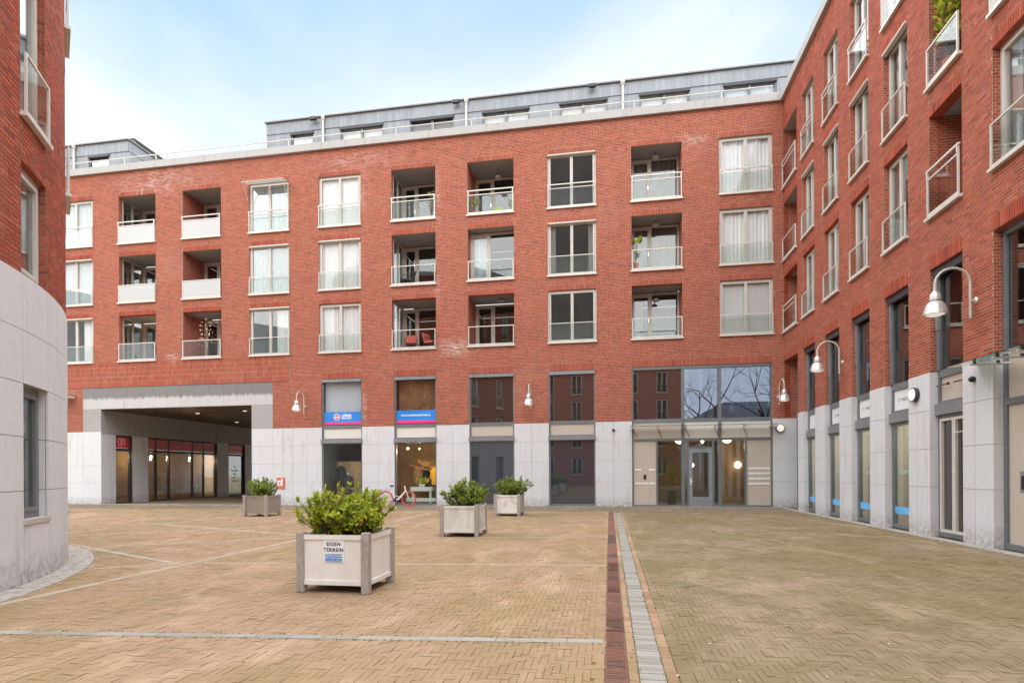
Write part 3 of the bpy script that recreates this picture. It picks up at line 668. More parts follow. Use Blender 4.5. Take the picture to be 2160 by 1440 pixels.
# ================================================================== MAIN BUILDING (rear facade of the courtyard)
YM = 24.0
FMp = lambda s, z, n: (s, YM - n, z)
mainb = thing('apartment_building', 'long red brick apartment block with stone base and zinc penthouse across the courtyard', 'building', (-10, 24, 0))
FM = Facade(FMp, mainb)
XL = [4.65 - 3.53 * (9 - k) for k in range(10)]; WW = 2.06
ZS = [7.03, 9.90, 12.80]; ZH = [9.27, 12.19, 15.12]
GW = [(-12.90, -10.93), (-9.38, -7.42), (-5.91, -3.91), (-2.40, -.42)]
kinds = 'WBBWWBBWBW'
for k in range(10):
    for r in range(3):
        FM.opening(XL[k], XL[k] + WW, ZS[r], ZH[r], .14 if kinds[k] == 'W' else .20, sides='lr')
for a, b in GW: FM.opening(a, b, 0.0, 5.82, .12, .30, zlo=3.6)
FM.opening(1.10, 6.67, 0.0, 5.86, .12, .30, zlo=3.6)
FM.holes += [(-25.68, -15.36, 0, 5.78), (-31.2, -14.50, 5.78, 6.975)]
for x, z0, z1 in ((1.085, 15.35, 16.34), (-20.09, 6.98, 16.34), (-14.47, 3.6, 16.34), (-5.98, 6.98, 16.34), (-5.98, 3.6, 5.5)): FM.holes.append((x - .006, x + .006, z0, z1))
EJ = ((1.085, 15.35, 16.34), (-20.09, 6.98, 16.34), (-14.47, 3.6, 16.34), (-5.98, 6.98, 16.34), (-5.98, 3.6, 5.5))
for x, z0, z1 in EJ: MB().box(FMp, x - .008, x + .008, z0, z1, -.02, -.003).build('expansion_joint', 'soffit_brown', mainb)
FM.fill(-31.2, 8.6, 3.60, 16.34)
sb = []
for (a, b, c, d, n) in ((-31.2, -14.50, 5.78, 6.03, .02), (-31.2, -14.50, 6.03, 6.28, .02), (-31.2, -14.50, 6.285, 6.515, .02), (-31.2, -14.50, 6.515, 6.745, .02), (-31.2, -14.50, 6.745, 6.975, .02)):
    sb.append(np_boxes(FMp, soldier_rects(a, b, c, d), -.03, n, .0015))
FM.backs.box(FMp, -31.2, -14.5, 5.785, 6.97, -.3, .0155)
V = np.concatenate(FM.brick + FM.lint + sb)
split_nearest(V, 300, 'brick', 'brickwork', 'brick', mainb, weight=V[:, :4, 2].mean(1) < 6.5)
FM.backs.quad(FMp(-31.2, 0, -.029), FMp(-25.68, 0, -.029), FMp(-25.68, 3.6, -.029), FMp(-31.2, 3.6, -.029))
pier = [(-15.36, -12.90), (-10.93, -9.38), (-7.42, -5.91), (-3.91, -2.40), (-.42, 1.10), (6.67, 8.6)]
for a, b in pier: FM.backs.quad(FMp(a, 0, -.029), FMp(b, 0, -.029), FMp(b, 3.6, -.029), FMp(a, 3.6, -.029))
FM.backs.build('wall', 'mortar', mainb)
ZP = [0.0, 1.08, 1.94, 2.79, 3.60]
cells = grid([-31.2, -29.6, -28.4, -27.2, -26.45, -25.68], ZP) + grid([-15.36, -14.83, -14.35, -13.62, -12.90], ZP)
for a, b in pier[1:5]: cells += grid([a, (a + b) / 2, b], ZP)
cells += grid([6.67, 7.62, 8.6], ZP)
stone_panels(FMp, mainb, cells)
stone_panels(FMp, mainb, grid([-25.68, -24.65], ZP) + grid([-16.45, -15.36], ZP))
stone_panels(FMp, mainb, grid([-25.68, -24.65], [3.60, 4.72]) + grid([-16.45, -15.36], [3.60, 4.72]), 'stone_dark')
stone_panels(FMp, mainb, [(-25.68, -24.65, 4.72, 5.78), (-16.45, -15.36, 4.72, 5.78)] + grid([-24.65 + 8.2 * i / 11 for i in range(12)], [4.72, 5.78]), 'stone_stained', th=.05)
MB().box(FMp, -31.2, 7.0, -.02, .035, -.02, .03).build('plinth', 'kerb_stone', mainb)
# cornice and roof rail
m = MB(); 
for i in range(13):
    a, b = -31.2 + 38.2 * i / 13, -31.2 + 38.2 * (i + 1) / 13; MB().box(FMp, a + .003, b - .003, 16.335, 16.66, -.45, .13).build('cornice_block', 'cornice_concrete', mainb)
m = MB(); m.tube([FMp(-31, 17.15, -.22), FMp(6.8, 17.15, -.22)], .024, 8)
for x in np.arange(-30.5, 6.9, 1.765): m.tube([FMp(x, 16.6, -.22), FMp(x, 17.15, -.22)], .016, 6)
m.build('roof_rail', 'rail_beige', mainb)
# windows of the three upper floors: (rail, roller, curtain)
def WK(k, r):
    d = dict(rail='double' if r == 2 else 'single')
    if k in (0, 3): d.update(curtain=(('full', 'curtain_reflected_sky') if r > 0 else ('right', 'curtain_white')), roller=(r < 2), gm='glass')  # full net curtains, their pale tone also standing in for reflected sky
    if k == 0: d.update(gm='glass_low')
    if k == 3 and r == 2: d.update(open_awning=True)
    if k in (4, 9): d.update(gm='glass_clear')
    if k == 4: d.update(curtain=(('blind' if r == 2 else 'full'), 'curtain_white'), roller=(r == 1))
    if k == 7: d.update(curtain=(('sides', 'curtain_grey') if r == 1 else None), roller=(r > 0), room='interior_reflected_brick', gm='glass_low')  # brown room colour stands in for brick mirrored in these panes
    if k == 9: d.update(curtain=('full', 'curtain_white') if r else ('blind', 'curtain_white'))
    return d
for k in (0, 3, 4, 7, 9):
    for r in range(3): window(FM, XL[k], XL[k] + WW, ZS[r], ZH[r], dep=.12, **WK(k, r))
for k in (1, 2, 5, 6, 8):
    for r in range(3):
        d = dict(rail='double' if r == 2 else 'single', rglass='glass_frosted' if (k in (1, 2) and r > 0) else 'glass_rail', side='glass' if k in (1, 5) else 'brick')
        if k == 6 and r == 1: d.update(depth=.55, curtain=((.02, .35), 'curtain_blue'))
        if k == 8: d.update(curtain=((.05, .95), 'curtain_grey') if r else ((.0, .25), 'curtain_grey'), depth=1.1)
        if k == 5: d.update(door=.35)
        if k == 1 and r == 0: d.update(room='interior_warm')
        balcony(FM, XL[k], XL[k] + WW, ZS[r], ZH[r], **d)
# ground floor shopfronts
def room_box(P, B, a, b, c, d, n0, n1, mat, name='room'):
    m = MB(); m.quad(P(a, c, n1), P(b, c, n1), P(b, d, n1), P(a, d, n1)); m.quad(P(a, c, n0), P(a, c, n1), P(a, d, n1), P(a, d, n0)); m.quad(P(b, c, n0), P(b, c, n1), P(b, d, n1), P(b, d, n0))
    m.quad(P(a, c, n0), P(b, c, n0), P(b, c, n1), P(a, c, n1)); m.quad(P(a, d, n0), P(b, d, n0), P(b, d, n1), P(a, d, n1)); return m.build(name, mat, B)
for i, (a, b) in enumerate(GW):
    P = FMp; m = MB(); n0, n1 = -.17, -.05
    m.box(P, a, a + .07, .02, 5.82, n0, n1); m.box(P, b - .055, b, .02, 5.82, n0, n1)
    for c, d in ((.02, .12), (2.82, 2.90), (3.0, 3.08), (3.54, 3.68), (5.70, 5.82)): m.box(P, a + .07, b - .055, c, d, n0, n1)
    sf = m.build('shopfront', 'frame_grey', mainb)
    MB().box(P, a - .02, b + .02, 2.86, 3.03, -.049, .06).build('awning_box', 'box_grey', sf); MB().box(P, a + .01, b - .01, 5.66, 5.80, -.049, .03).build('awning_box', 'box_grey', sf)
    MB().box(P, a + .07, b - .055, 3.08, 3.54, -.11, -.085).build('spandrel_panel', 'cream_panel' if i < 2 else 'beige_panel', sf)
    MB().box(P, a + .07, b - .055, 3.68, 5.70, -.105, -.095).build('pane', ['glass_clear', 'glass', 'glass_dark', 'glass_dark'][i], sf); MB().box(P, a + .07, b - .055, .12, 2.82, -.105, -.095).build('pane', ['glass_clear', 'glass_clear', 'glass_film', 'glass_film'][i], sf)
    room_box(P, sf, a - .3, b + .5, 3.45, 5.95, -.18, -3, 'interior_dark' if i else 'interior'); room_box(P, sf, a - (.3 if i != 1 else 1.0), b + (.4 if i != 1 else .5), 0.01, 2.95, -.18, -3.4, ['interior', 'interior_warm', 'interior_dark', 'interior_dark'][i])
m = MB()
for i in range(26):
    q = GW[0][0] + .06 + i * .073; m.quad(FMp(q, 3.7, -.28), FMp(q + .078, 3.7, -.31), FMp(q + .078, 5.68, -.31), FMp(q, 5.68, -.28))
m.build('vertical_blind', 'curtain_blue', mainb)
m = MB()
for i in range(17): m.box(FMp, GW[1][0] + .05 + i * .117, GW[1][0] + .05 + i * .117 + .108, 3.7, 5.68, -.5, -.48)
m.build('timber_screen', 'timber_blind', mainb)
# entrance front
ex = [1.10, 2.12, 3.15, 4.62, 5.64, 6.67]; P = FMp; n0, n1 = -.17, -.05; m = MB()
m.box(P, 1.10, 1.17, .02, 5.86, n0, n1); m.box(P, 6.60, 6.67, .02, 5.86, n0, n1)
for x in (3.17, 4.63): m.box(P, x - .065, x + .065, .02, 5.74, n0, n1 + .01)
for (a, b) in ((1.17, 3.105), (3.235, 4.565), (4.695, 6.60)):
    for c, d in ((2.76, 2.86), (3.54, 3.68)): m.box(P, a, b, c, d, n0, n1)
m.box(P, 1.17, 6.60, 5.74, 5.86, n0, n1 + .03)
for (a, b) in ((1.17, 2.08), (2.16, 3.105), (4.695, 5.60), (5.68, 6.60)): m.box(P, a, b, .02, .10, n0, n1)
for x in (2.12, 5.64): m.box(P, x - .04, x + .04, .02, 2.76, n0, n1)
for x in (3.37, 4.37): m.box(P, x - .035, x + .035, .02, 2.76, n0, n1)
m.box(P, 3.405, 4.335, 2.42, 2.50, n0, n1); m.box(P, 3.235, 3.335, .02, .10, n0, n1); m.box(P, 4.405, 4.565, .02, .10, n0, n1)
ent = m.build('entrance_front', 'frame_grey', mainb)
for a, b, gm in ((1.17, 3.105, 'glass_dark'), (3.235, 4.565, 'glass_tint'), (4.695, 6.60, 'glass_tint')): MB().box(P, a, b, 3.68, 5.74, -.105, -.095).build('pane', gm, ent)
for a, b, mt in ((1.17, 3.105, 'beige_panel'), (3.235, 4.565, 'cream_panel'), (4.695, 6.60, 'cream_panel')): MB().box(P, a, b, 2.86, 3.54, -.11, -.085).build('spandrel_panel', mt, ent)
for a, b in ((1.17, 2.08), (5.68, 6.60)): MB().box(P, a, b, .10, 2.76, -.11, -.085).build('letterbox_panel', 'beige_panel', ent)
for a, b, c, d in ((2.16, 3.105, .10, 2.76), (3.235, 3.335, .10, 2.76), (4.405, 4.565, .10, 2.76), (4.695, 5.60, .10, 2.76), (3.405, 4.335, 2.50, 2.76)): MB().box(P, a, b, c, d, -.105, -.095).build('pane', 'glass', ent)
door = MB(); door.ring(P, 3.41, 4.33, .03, 2.415, -.14, -.04, .13, .15, .40)
for z in (.16, .28): door.box(P, 3.53, 4.21, z, z + .022, -.04, -.028)
door = door.build('entrance_door', 'door_grey', mainb)
MB().box(P, 3.54, 4.20, .43, 2.265, -.10, -.09).build('pane', 'glass', door)
h = MB(); h.box(P, 3.455, 3.50, .92, 1.22, -.04, -.022); h.tube([P(3.478, 1.08, -.03), P(3.478, 1.08, .02), P(3.59, 1.08, .02)], .012, 8); h.build('door_handle', 'white_paint', door)
for zz, cnt in ((1.53, (0, 2)), (.955, (0, 1, 2))):
    for j in cnt: MB().box(P, 1.215 + j * .29, 1.215 + j * .29 + .265, zz, zz + .075, -.085, -.07).build('letter_slot', 'white_paint', ent)
for zz in (1.56, 1.35, 1.14, .935):
    for j in range(3): MB().box(P, 5.745 + j * .278, 5.745 + j * .278 + .268, zz, zz + .075, -.085, -.07).build('letter_slot', 'white_paint', ent)
MB().box(P, 1.57, 1.68, 1.16, 1.36, -.085, -.072).build('intercom', 'black', ent)
# lobby behind the entrance: floor slab at mezzanine height, warm back wall
lob = MB(); lob.quad(P(1.0, .012, -.18), P(8.2, .012, -.18), P(8.2, .012, -6), P(1.0, .012, -6)); lob.quad(P(1.0, 0, -6), P(8.2, 0, -6), P(8.2, 3.4, -6), P(1.0, 3.4, -6)); lob.quad(P(1.0, 0, -.18), P(1.0, 0, -6), P(1.0, 3.4, -6), P(1.0, 3.4, -.18)); lob.quad(P(8.2, 0, -.18), P(8.2, 0, -6), P(8.2, 3.4, -6), P(8.2, 3.4, -.18))
lob.quad(P(1.0, 2.9, -.18), P(8.2, 2.9, -.18), P(8.2, 2.9, -6), P(1.0, 2.9, -6)); lob.box(P, 1.0, 8.2, 3.40, 3.44, -6, -.18)
lob.build('lobby', 'interior', ent); room_box(P, ent, .9, 3.15, 3.46, 6.0, -.18, -3, 'interior_dark')
m = MB(); m.box(P, 5.3, 8.1, 0.02, 2.9, -3.6, -3.5); m.build('lobby_wall', 'interior_warm', ent)
# penthouse storeys
def penthouse(x0, x1, wins, vents, pipes, endface=False):
    Y0 = 25.4; Q = lambda s, z, n: (s, Y0 - n, z)
    core = MB(); wbox(core, x0 + .06, x1 - .06, Y0 + .25, 33, 16.4, 18.6); wbox(core, x0 + .5, x1 - .5, Y0 + 1.0, 33, 18.6, 19.35)
    ph = core.build('penthouse', 'zinc', mainb)
    hs = [(a, b, 16.4, 18.2) for a, b in wins]; edges = sorted({x0, x1, *[e for w in wins for e in w]})
    for a, b in zip(edges[:-1], edges[1:]):
        if any(abs(a - w[0]) < .01 for w in wins): continue
        for c, d in ((16.4, 17.2), (17.2, 17.74), (17.74, 18.24)): MB().box(Q, a + .004, b - .004, c + .004, d - .004, -.2, 0).build('zinc_panel', 'zinc', ph)
    xs = np.linspace(x0, x1, max(2, int((x1 - x0) / 2.35)) + 1)
    for a, b in zip(xs[:-1], xs[1:]):
        MB().box(Q, a + .004, b - .004, 18.245, 18.80, -.2, .03).build('zinc_panel', 'zinc', ph)
        if b - .45 > x0: MB().box(lambda s, z, n: (s, Y0 + .8 - n, z), max(a, x0 + .45) + .004, min(b, x1 - .45) - .004, 18.86, 19.38, -.15, 0).build('zinc_panel', 'zinc', ph)
    e = MB(); e.box(Q, x0 - .05, x1 + .05, 18.805, 18.87, -.9, .12); e.build('gutter', 'box_grey', ph); e = MB(); e.box(Q, x0 + .35, x1 - .35, 19.385, 19.45, -7, -.70); e.build('roof_edge', 'rail_beige', ph)
    for a, b in wins:
        m = MB(); m.ring(Q, a, b, 16.5, 18.2, -.14, -.04, .06); 
        if b - a > 1.6: m.box(Q, (a + b) / 2 - .05, (a + b) / 2 + .05, 16.56, 18.14, -.14, -.03)
        w = m.build('window', 'frame_grey', ph); MB().box(Q, a - .02, b + .02, 18.10, 18.235, -.035, .05).build('awning_box', 'frame_dark', ph)
        MB().box(Q, a + .06, b - .06, 16.56, 18.14, -.1, -.09).build('pane', 'glass_clear', ph); MB().box(Q, a, b, 16.5, 18.2, -.24, -.22).build('curtain', random.choice(['curtain_white', 'curtain_blue', 'curtain_grey']), ph)
    for a, b in vents:
        for j in range(7): MB().box(lambda s, z, n: (s, Y0 + .8 - n, z), a, b, 18.90 + j * .065, 18.90 + j * .065 + .035, -.0, .05).build('louvre', 'box_grey', ph)
    for x in pipes:
        m = MB(); m.tube([Q(x, 16.5, .09), Q(x, 18.72, .09)], .055, 10); m.lathe(Q(x, 18.62, .09), [(.06, 0), (.10, .05), (.10, .2)], 10); m.build('downpipe', 'rail_beige', ph, smooth=True)
    if endface:
        S = lambda s, z, n: (x1 + n, s, z)
        for a, b in ((25.4, 27.6), (27.6, 30), (30, 33)):
            MB().box(S, a + .004, b - .004, 18.245, 18.80, -.05, .02).build('zinc_panel', 'zinc', ph); MB().box(S, a + .004, b - .004, 16.4, 18.24, -.05, 0).build('zinc_panel', 'zinc', ph)
        MB().box(S, 25.4, 33, 18.805, 18.87, -.1, .08).build('gutter', 'box_grey', ph)
    return ph
penthouse(-16.5, 8.6, [(-15.2, -14.0), (-12.6, -10.42), (-9.05, -6.93), (-5.55, -3.36), (-1.97, .16), (1.57, 3.70), (5.12, 7.28)], [(-10.35, -8.93), (-3.30, -1.88), (3.70, 5.17)], [-13.45, -6.3, .84])
penthouse(-31.0, -24.33, [(-26.75, -25.5)], [], [-27.55], True)
m = MB(); m.box(FMp, -31.2, 9, 16.3, 16.42, -12, -.3); m.build('roof', 'roof_tile_dark', mainb)

# ------------------------------------------------------------------ passage under the main building
PLp = lambda s, z, n: (-24.65 + n, s, z); PRp = lambda s, z, n: (-16.45 - n, -s, z)
zt = [0, 1.08, 1.94, 2.79, 3.50]
stone_panels(PLp, mainb, grid([24.0, 24.85], zt) + grid([25.85, 26.9], zt) + grid([32.4, 33.5], zt) + grid([35.2, 36.4, 38.5, 42.0], zt)); stone_panels(PLp, mainb, grid(list(np.linspace(24.0, 42.0, 25)), [3.50, 4.70]), 'stone_dark')
stone_panels(PRp, mainb, grid([-42.0, -40, -36, -34.4, -32.8, -31.2, -29.6, -28, -26.4, -25.2, -24.0], [0, 1.08, 1.94, 2.79, 3.6, 4.70]))
m = MB(); m.box(FMp, -25.2, -15.9, 4.702, 4.76, -18.0, -.05); pc = m.build('passage_ceiling', 'soffit_brown', mainb)
for x, y in ((-21.3, 26.5), (-19.2, 29.5), (-18.2, 26.0), (-22.6, 31.5)): MB().lathe((x, y, 4.69), [(.10, 0), (.10, .02)], 14).build('downlight', 'downlight', pc)
m = MB(); m.quad(PLp(24.0, 0, -.031), PLp(24.85, 0, -.031), PLp(24.85, 3.5, -.031), PLp(24.0, 3.5, -.031)); m.quad(PLp(25.85, 0, -.031), PLp(26.9, 0, -.031), PLp(26.9, 3.5, -.031), PLp(25.85, 3.5, -.031)); m.quad(PLp(32.4, 0, -.031), PLp(33.5, 0, -.031), PLp(33.5, 3.5, -.031), PLp(32.4, 3.5, -.031)); m.quad(PLp(35.2, 0, -.031), PLp(42, 0, -.031), PLp(42, 3.5, -.031), PLp(35.2, 3.5, -.031)); m.quad(PLp(24, 3.5, -.031), PLp(42.0, 3.5, -.031), PLp(42.0, 4.7, -.031), PLp(24, 4.7, -.031)); m.quad(PRp(-42.0, 0, -.031), PRp(-24, 0, -.031), PRp(-24, 4.7, -.031), PRp(-42.0, 4.7, -.031)); m.build('passage_wall', 'mortar', mainb)
def passfront(a, b, mull, sign, zt=3.48):
    m = MB(); P = PLp; m.ring(P, a, b, .02, zt, -.20, -.10, .06); m.box(P, a + .06, b - .06, 2.70, 2.84, -.20, -.09)
    for x in mull: m.box(P, x - .05, x + .05, .08, 2.70, -.20, -.095); m.box(P, x - .03, x + .03, 2.84, zt - .06, -.20, -.095)
    for q in (a, b): m.quad(P(q, 0, .0), P(q, 0, -.22), P(q, zt + .02, -.22), P(q, zt + .02, 0))
    m.quad(P(a, zt + .001, 0), P(b, zt + .001, 0), P(b, zt + .001, -.25), P(a, zt + .001, -.25)); m.box(P, a - .1, b + .1, zt - .03, 4.75, -.35, -.21)
    sf = m.build('shopfront', 'frame_dark', mainb); es = [a + .06] + [q for x in mull for q in (x - .05, x + .05)] + [b - .06]
    for c, d in zip(es[0::2], es[1::2]): MB().box(P, c, d, .08, 2.70, -.15, -.14).build('pane', 'glass_clear', sf); MB().box(P, c + .01, d - .01, 2.85, zt - .065, -.15, -.12).build('sign_panel', sign, sf)
    room_box(P, sf, a - .15, b + .15, .005, 2.78, -.21, -3.2, 'interior_warm'); return sf
sfd = passfront(24.85, 25.85, [], 'sign_red'); passfront(26.9, 32.4, [27.55, 28.50, 30.34, 31.30], 'sign_red_faded'); sfr = passfront(33.5, 35.2, [], 'sign_red_faded')

# ================================================================== RIGHT BUILDING
XR = 7.12
FRp = lambda s, z, n: (XR - n, -s, z)            # s = -Y
rb = thing('apartment_building', 'red brick apartment block in steep perspective along the right side of the courtyard', 'building', (7.12, 12, 0))
FR = Facade(FRp, rb)
YF = [21.82, 19.80, 17.79, 15.81, 13.77]; OW = 1.15
RD = .20
cols_r = [(-y, -y + OW) for y in YF]
near_r = (-11.71, -9.65)
corner = (-24.0, -22.42)
more = [(-8.75, -7.6), (-6.7, -5.55), (-4.65, -3.5)]
for k, (a, b) in enumerate(cols_r + [near_r]):
    for r in range(3): FR.opening(a, b, ZS[r], ZH[r], RD if k != 4 else .22)
    FR.opening(a, b, 0, 5.90, RD, .30, zlo=3.64)
for r in range(3): FR.opening(corner[0], corner[1], ZS[r], ZH[r] - (.0), .22, .22, sides='r')
FR.opening(corner[0], corner[1], 0, 5.90, .2, .30, sides='r', zlo=3.64)
for x in (-13.78, -21.83): FR.holes.append((x - .006, x + .006, 9.55, 16.3))
FR.fill(-24.0, -9.0, 3.64, 16.34)
V = np.concatenate(FR.brick + FR.lint)
split_nearest(V, 300, 'brick', 'brickwork', 'brick', rb)
m = MB(); hs = []
for a, b in more:
    hs += [(a, b, ZS[r], ZH[r]) for r in range(3)] + [(a, b, .02, 5.9)]
backing(m, FRp, -9.0, 2.0, 3.64, 16.34, hs, n=0.0); m.build('wall', 'brick_far', rb)
m = MB(); backing(m, FRp, -9.0, 2.0, 0.0, 3.64, hs, n=0.0); m.build('wall', 'stone', rb)
for a, b in more:
    for r in range(3): window(FR, a, b, ZS[r], ZH[r], dep=.18, rail='single', room='interior_dark')
    window(FR, a, b, .02, 5.9, dep=.18, leaves=1, fm='frame_grey', room='interior_dark', sill=False)
edges = [-24.0] + [corner[1]] + [e for c in cols_r for e in c] + list(near_r) + [-9.0]
piers = [(corner[1], cols_r[0][0])] + [(cols_r[i][1], cols_r[i+1][0]) for i in range(4)] + [(cols_r[4][1], near_r[0])] + [(near_r[1], -9.0)]
ZR = [0.0, 1.10, 1.95, 2.80, 3.64]
for i, (a, b) in enumerate(piers):
    FR.backs.quad(FRp(a, 0, -.029), FRp(b, 0, -.029), FRp(b, 3.64, -.029), FRp(a, 3.64, -.029))
    stone_panels(FRp, rb, grid([a, b] if i == 0 else [a, a + (b - a) * .42, b], ZR), n=.01)
    stone_panels((lambda e: (lambda s, z, n: FRp(e + n, z, -s)))(b), rb, grid([.022, .215], ZR), th=.02, n=.006)   # the jamb that faces the camera
FR.backs.build('wall', 'mortar', rb)
for i in range(9):
    a, b = -24.13 + 26 * i / 9, -24.13 + 26 * (i + 1) / 9; MB().box(FRp, a + .003, b - .003, 16.335, 16.66, -.45, .13).build('cornice_block', 'cornice_concrete', rb)
for i in range(30):
    a = -23.9 + i * .6
    MB().box(FRp, a + .003, a + .597, -.02, .012, -.02, .24 + .004 * (i % 2)).build('kerb_slab', 'kerb_stone', rb)
m = MB(); wbox(m, 7.45, 20, -2, 24, 16.3, 16.42); m.build('roof', 'roof_tile_dark', rb)
for k in range(4):
    a, b = cols_r[k]
    for r in range(3):
        window(FR, a, b, ZS[r], ZH[r], dep=RD - .03, leaves=2, rail='double' if (r == 2 and k < 3) else 'single', roller=(r == 1), curtain=[('sides', 'curtain_white'), ('full', 'curtain_white'), ('left', 'curtain_white'), ('sides', 'curtain_white')][(k + r) % 4], fw=.065, lf=.045)
for r in range(3):
    balcony(FR, *cols_r[4], ZS[r], ZH[r], depth=1.5, rail='double' if r == 0 else 'single')
    window(FR, *near_r, ZS[r], ZH[r], dep=RD - .03, rail='single', curtain=('sides', 'curtain_white'))
    balcony(FR, corner[0] + .01, corner[1], ZS[r], ZH[r], depth=1.4, rail='double' if r != 1 else 'single', back=True)
# ground floor bays
def bay(a, b, k):
    P = FRp; n0, n1 = -RD - .05, -RD + .05
    m = MB(); m.box(P, a, a + .075, .02, 5.90, n0, n1); m.box(P, b - .06, b, .02, 5.90, n0, n1)
    for c, d in ((.02, .12), (2.60, 2.70), (2.90, 2.98), (3.50, 3.66), (5.78, 5.90)): m.box(P, a + .075, b - .06, c, d, n0, n1)
    sf = m.build('shopfront', 'frame_grey', rb)
    MB().box(P, a + .01, b - .01, 2.68, 2.92, n1 + .001, n1 + .07).build('awning_box', 'box_grey', sf); MB().box(P, a + .01, b - .01, 5.72, 5.89, n1 + .001, n1 + .09).build('awning_box', 'frame_dark', sf)
    MB().box(P, a + .02, a + .11, 4.55, 5.72, n1 + .001, n1 + .06).build('awning_guide', 'box_grey', sf); MB().box(P, a + .045, a + .085, 3.66, 4.55, n1 + .001, n1 + .045).build('awning_guide', 'box_grey', sf)
    MB().box(P, a + .075, b - .06, 3.66, 5.78, -RD - .005, -RD + .005).build('pane', 'glass', sf)
    room_box(P, sf, a - .3, b + .3, 3.55, 6.0, n0 - .01, -3, 'interior_dark'); room_box(P, sf, a - .3, b + .3, .01, 2.75, n0 - .01, -2.2, 'interior_cream')
    return sf, P, n1
bays = []
for k in range(4):
    a, b = cols_r[k]; sf, P, n1 = bay(a, b, k); bays.append((a, b))
    MB().box(P, a + .075, b - .06, .12, 2.60, -RD - .005, -RD + .005).build('pane', 'glass_clear', sf)
    MB().box(P, a + .08, b - .065, .38, .56, -RD + .006, -RD + .009).build('window_film', 'film_blue', sf)
    t = thing('ceiling_light', ['ceiling light in the farthest narrow shop bay', 'ceiling light in the second narrow shop bay', 'ceiling light in the third narrow shop bay', 'ceiling light in the nearest narrow shop bay'][k], 'light', P((a + b) / 2, 2.7, -1.1), 'practice ceiling lights'); m = MB(); m.lathe(P((a + b) / 2, 2.62, -1.1), [(.04, 0), (.12, .05), (.12, .09)], 12); m.build('bowl', 'bulb_soft', t); bulb_light(t, P((a + b) / 2, 2.4, -1.1), 10, (1, .97, .9))
    text('Corne', .20, 'lettering_pale', sf, P((a + b) / 2 + .02, 1.45, -RD + .008), (0, -1, 0), (0, 0, 1))
a, b = cols_r[4]; sf, P, n1 = bay(a, b, 4)
MB().box(P, a + .075, b - .06, 2.98, 3.50, -RD - .01, -RD + .01).build('spandrel_panel', 'beige_panel', sf)
mid = (a + b) / 2; d = MB(); d.ring(P, a + .08, mid - .004, .125, 2.595, -RD - .03, -RD + .06, .055); d.ring(P, mid + .004, b - .065, .125, 2.595, -RD - .03, -RD + .06, .055); dd = d.build('double_door', 'rail_beige', rb)
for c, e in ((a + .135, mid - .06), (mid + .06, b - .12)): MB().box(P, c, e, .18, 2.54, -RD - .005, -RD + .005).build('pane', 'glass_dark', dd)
m = MB(); m.tube([P(mid + .08, 2.25, n1 + .03), P(mid + .08, 2.25, n1 + .06), P(b - .1, 2.27, n1 + .06)], .012, 6); m.build('door_closer', 'rail_beige', dd)
a, b = near_r; P = FRp; n0, n1 = -RD - .05, -RD + .05; m = MB(); m.box(P, a, a + .09, .02, 5.9, n0, n1); m.box(P, b - .06, b, .02, 5.9, n0, n1)
for c, d in ((.02, .12), (2.66, 2.78), (3.60, 3.68), (5.78, 5.90)): m.box(P, a + .09, b - .06, c, d, n0, n1)
sf = m.build('entrance_front', 'frame_grey', rb)
MB().box(P, a + .09, b - .06, 3.68, 5.78, -RD - .005, -RD + .005).build('pane', 'glass', sf); MB().box(P, a + .09, b - .06, 2.78, 3.60, -RD - .01, -RD + .01).build('spandrel_panel', 'beige_panel', sf); MB().box(P, a + .09, b - .06, .12, 2.66, -RD - .01, -RD + .01).build('letterbox_panel', 'beige_panel', sf)
MB().box(P, a + .40, a + .47, 1.12, 1.36, -RD + .012, -RD + .02).build('intercom', 'black', sf); MB().box(P, a + .36, a + .51, 1.06, 1.44, -RD + .0105, -RD + .0125).build('intercom_plate', 'box_grey', sf)
room_box(P, sf, a - .3, b + .3, 3.55, 6.0, n0 - .01, -3, 'interior_dark')
a, b = corner; m = MB(); m.box(P, a + .02, a + .12, .02, 5.9, -.55, -.45); m.box(P, b - .08, b - .0, .02, 5.9, -.55, -.45)
for c, d in ((.02, .1), (2.62, 2.74), (3.0, 3.08), (3.55, 3.66), (5.78, 5.9)): m.box(P, a + .12, b - .08, c, d, -.55, -.45)
sf = m.build('shopfront', 'frame_grey', rb)
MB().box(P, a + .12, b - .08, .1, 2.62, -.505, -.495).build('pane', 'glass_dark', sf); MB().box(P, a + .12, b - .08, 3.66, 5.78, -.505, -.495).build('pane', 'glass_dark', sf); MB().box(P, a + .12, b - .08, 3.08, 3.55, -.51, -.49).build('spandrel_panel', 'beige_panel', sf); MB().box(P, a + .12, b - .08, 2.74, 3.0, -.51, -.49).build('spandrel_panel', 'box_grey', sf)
room_box(P, sf, a - .0, b + .2, .0, 6.0, -.56, -2.5, 'interior_dark')

# ================================================================== ROUND CORNER BUILDING (left)
FTp = lambda s, z, n: (TC[0] + (TR + n) * np.cos(s / TR), TC[1] + (TR + n) * np.sin(s / TR), z + 0 * s)
arc = lambda deg: R(deg) * TR
tw = thing('round_building', 'rounded red brick building on smooth pale stone base at the left edge', 'building', (TC[0], TC[1], 0))
FT = Facade(FTp, tw)
tcols = [(arc(28.1 + 18 * k), arc(34.1 + 18 * k)) for k in (-2, -1, 0, 1, 2)]
TRW = [(4.15, 5.67), (6.30, 8.55), (9.18, 11.43), (12.06, 14.3)]
for (a, b) in tcols:
    for i, (c, d) in enumerate(TRW): FT.opening(a, b, c, d, .17, 0.0 if i else 0.0, sides='lr' if i < 3 else '')
for (a, b) in tcols: FT.holes.append((a - .006, a + .006, 4.2, 14))
FT.fill(arc(-12), arc(80), 4.15, 13.2, step=.35)
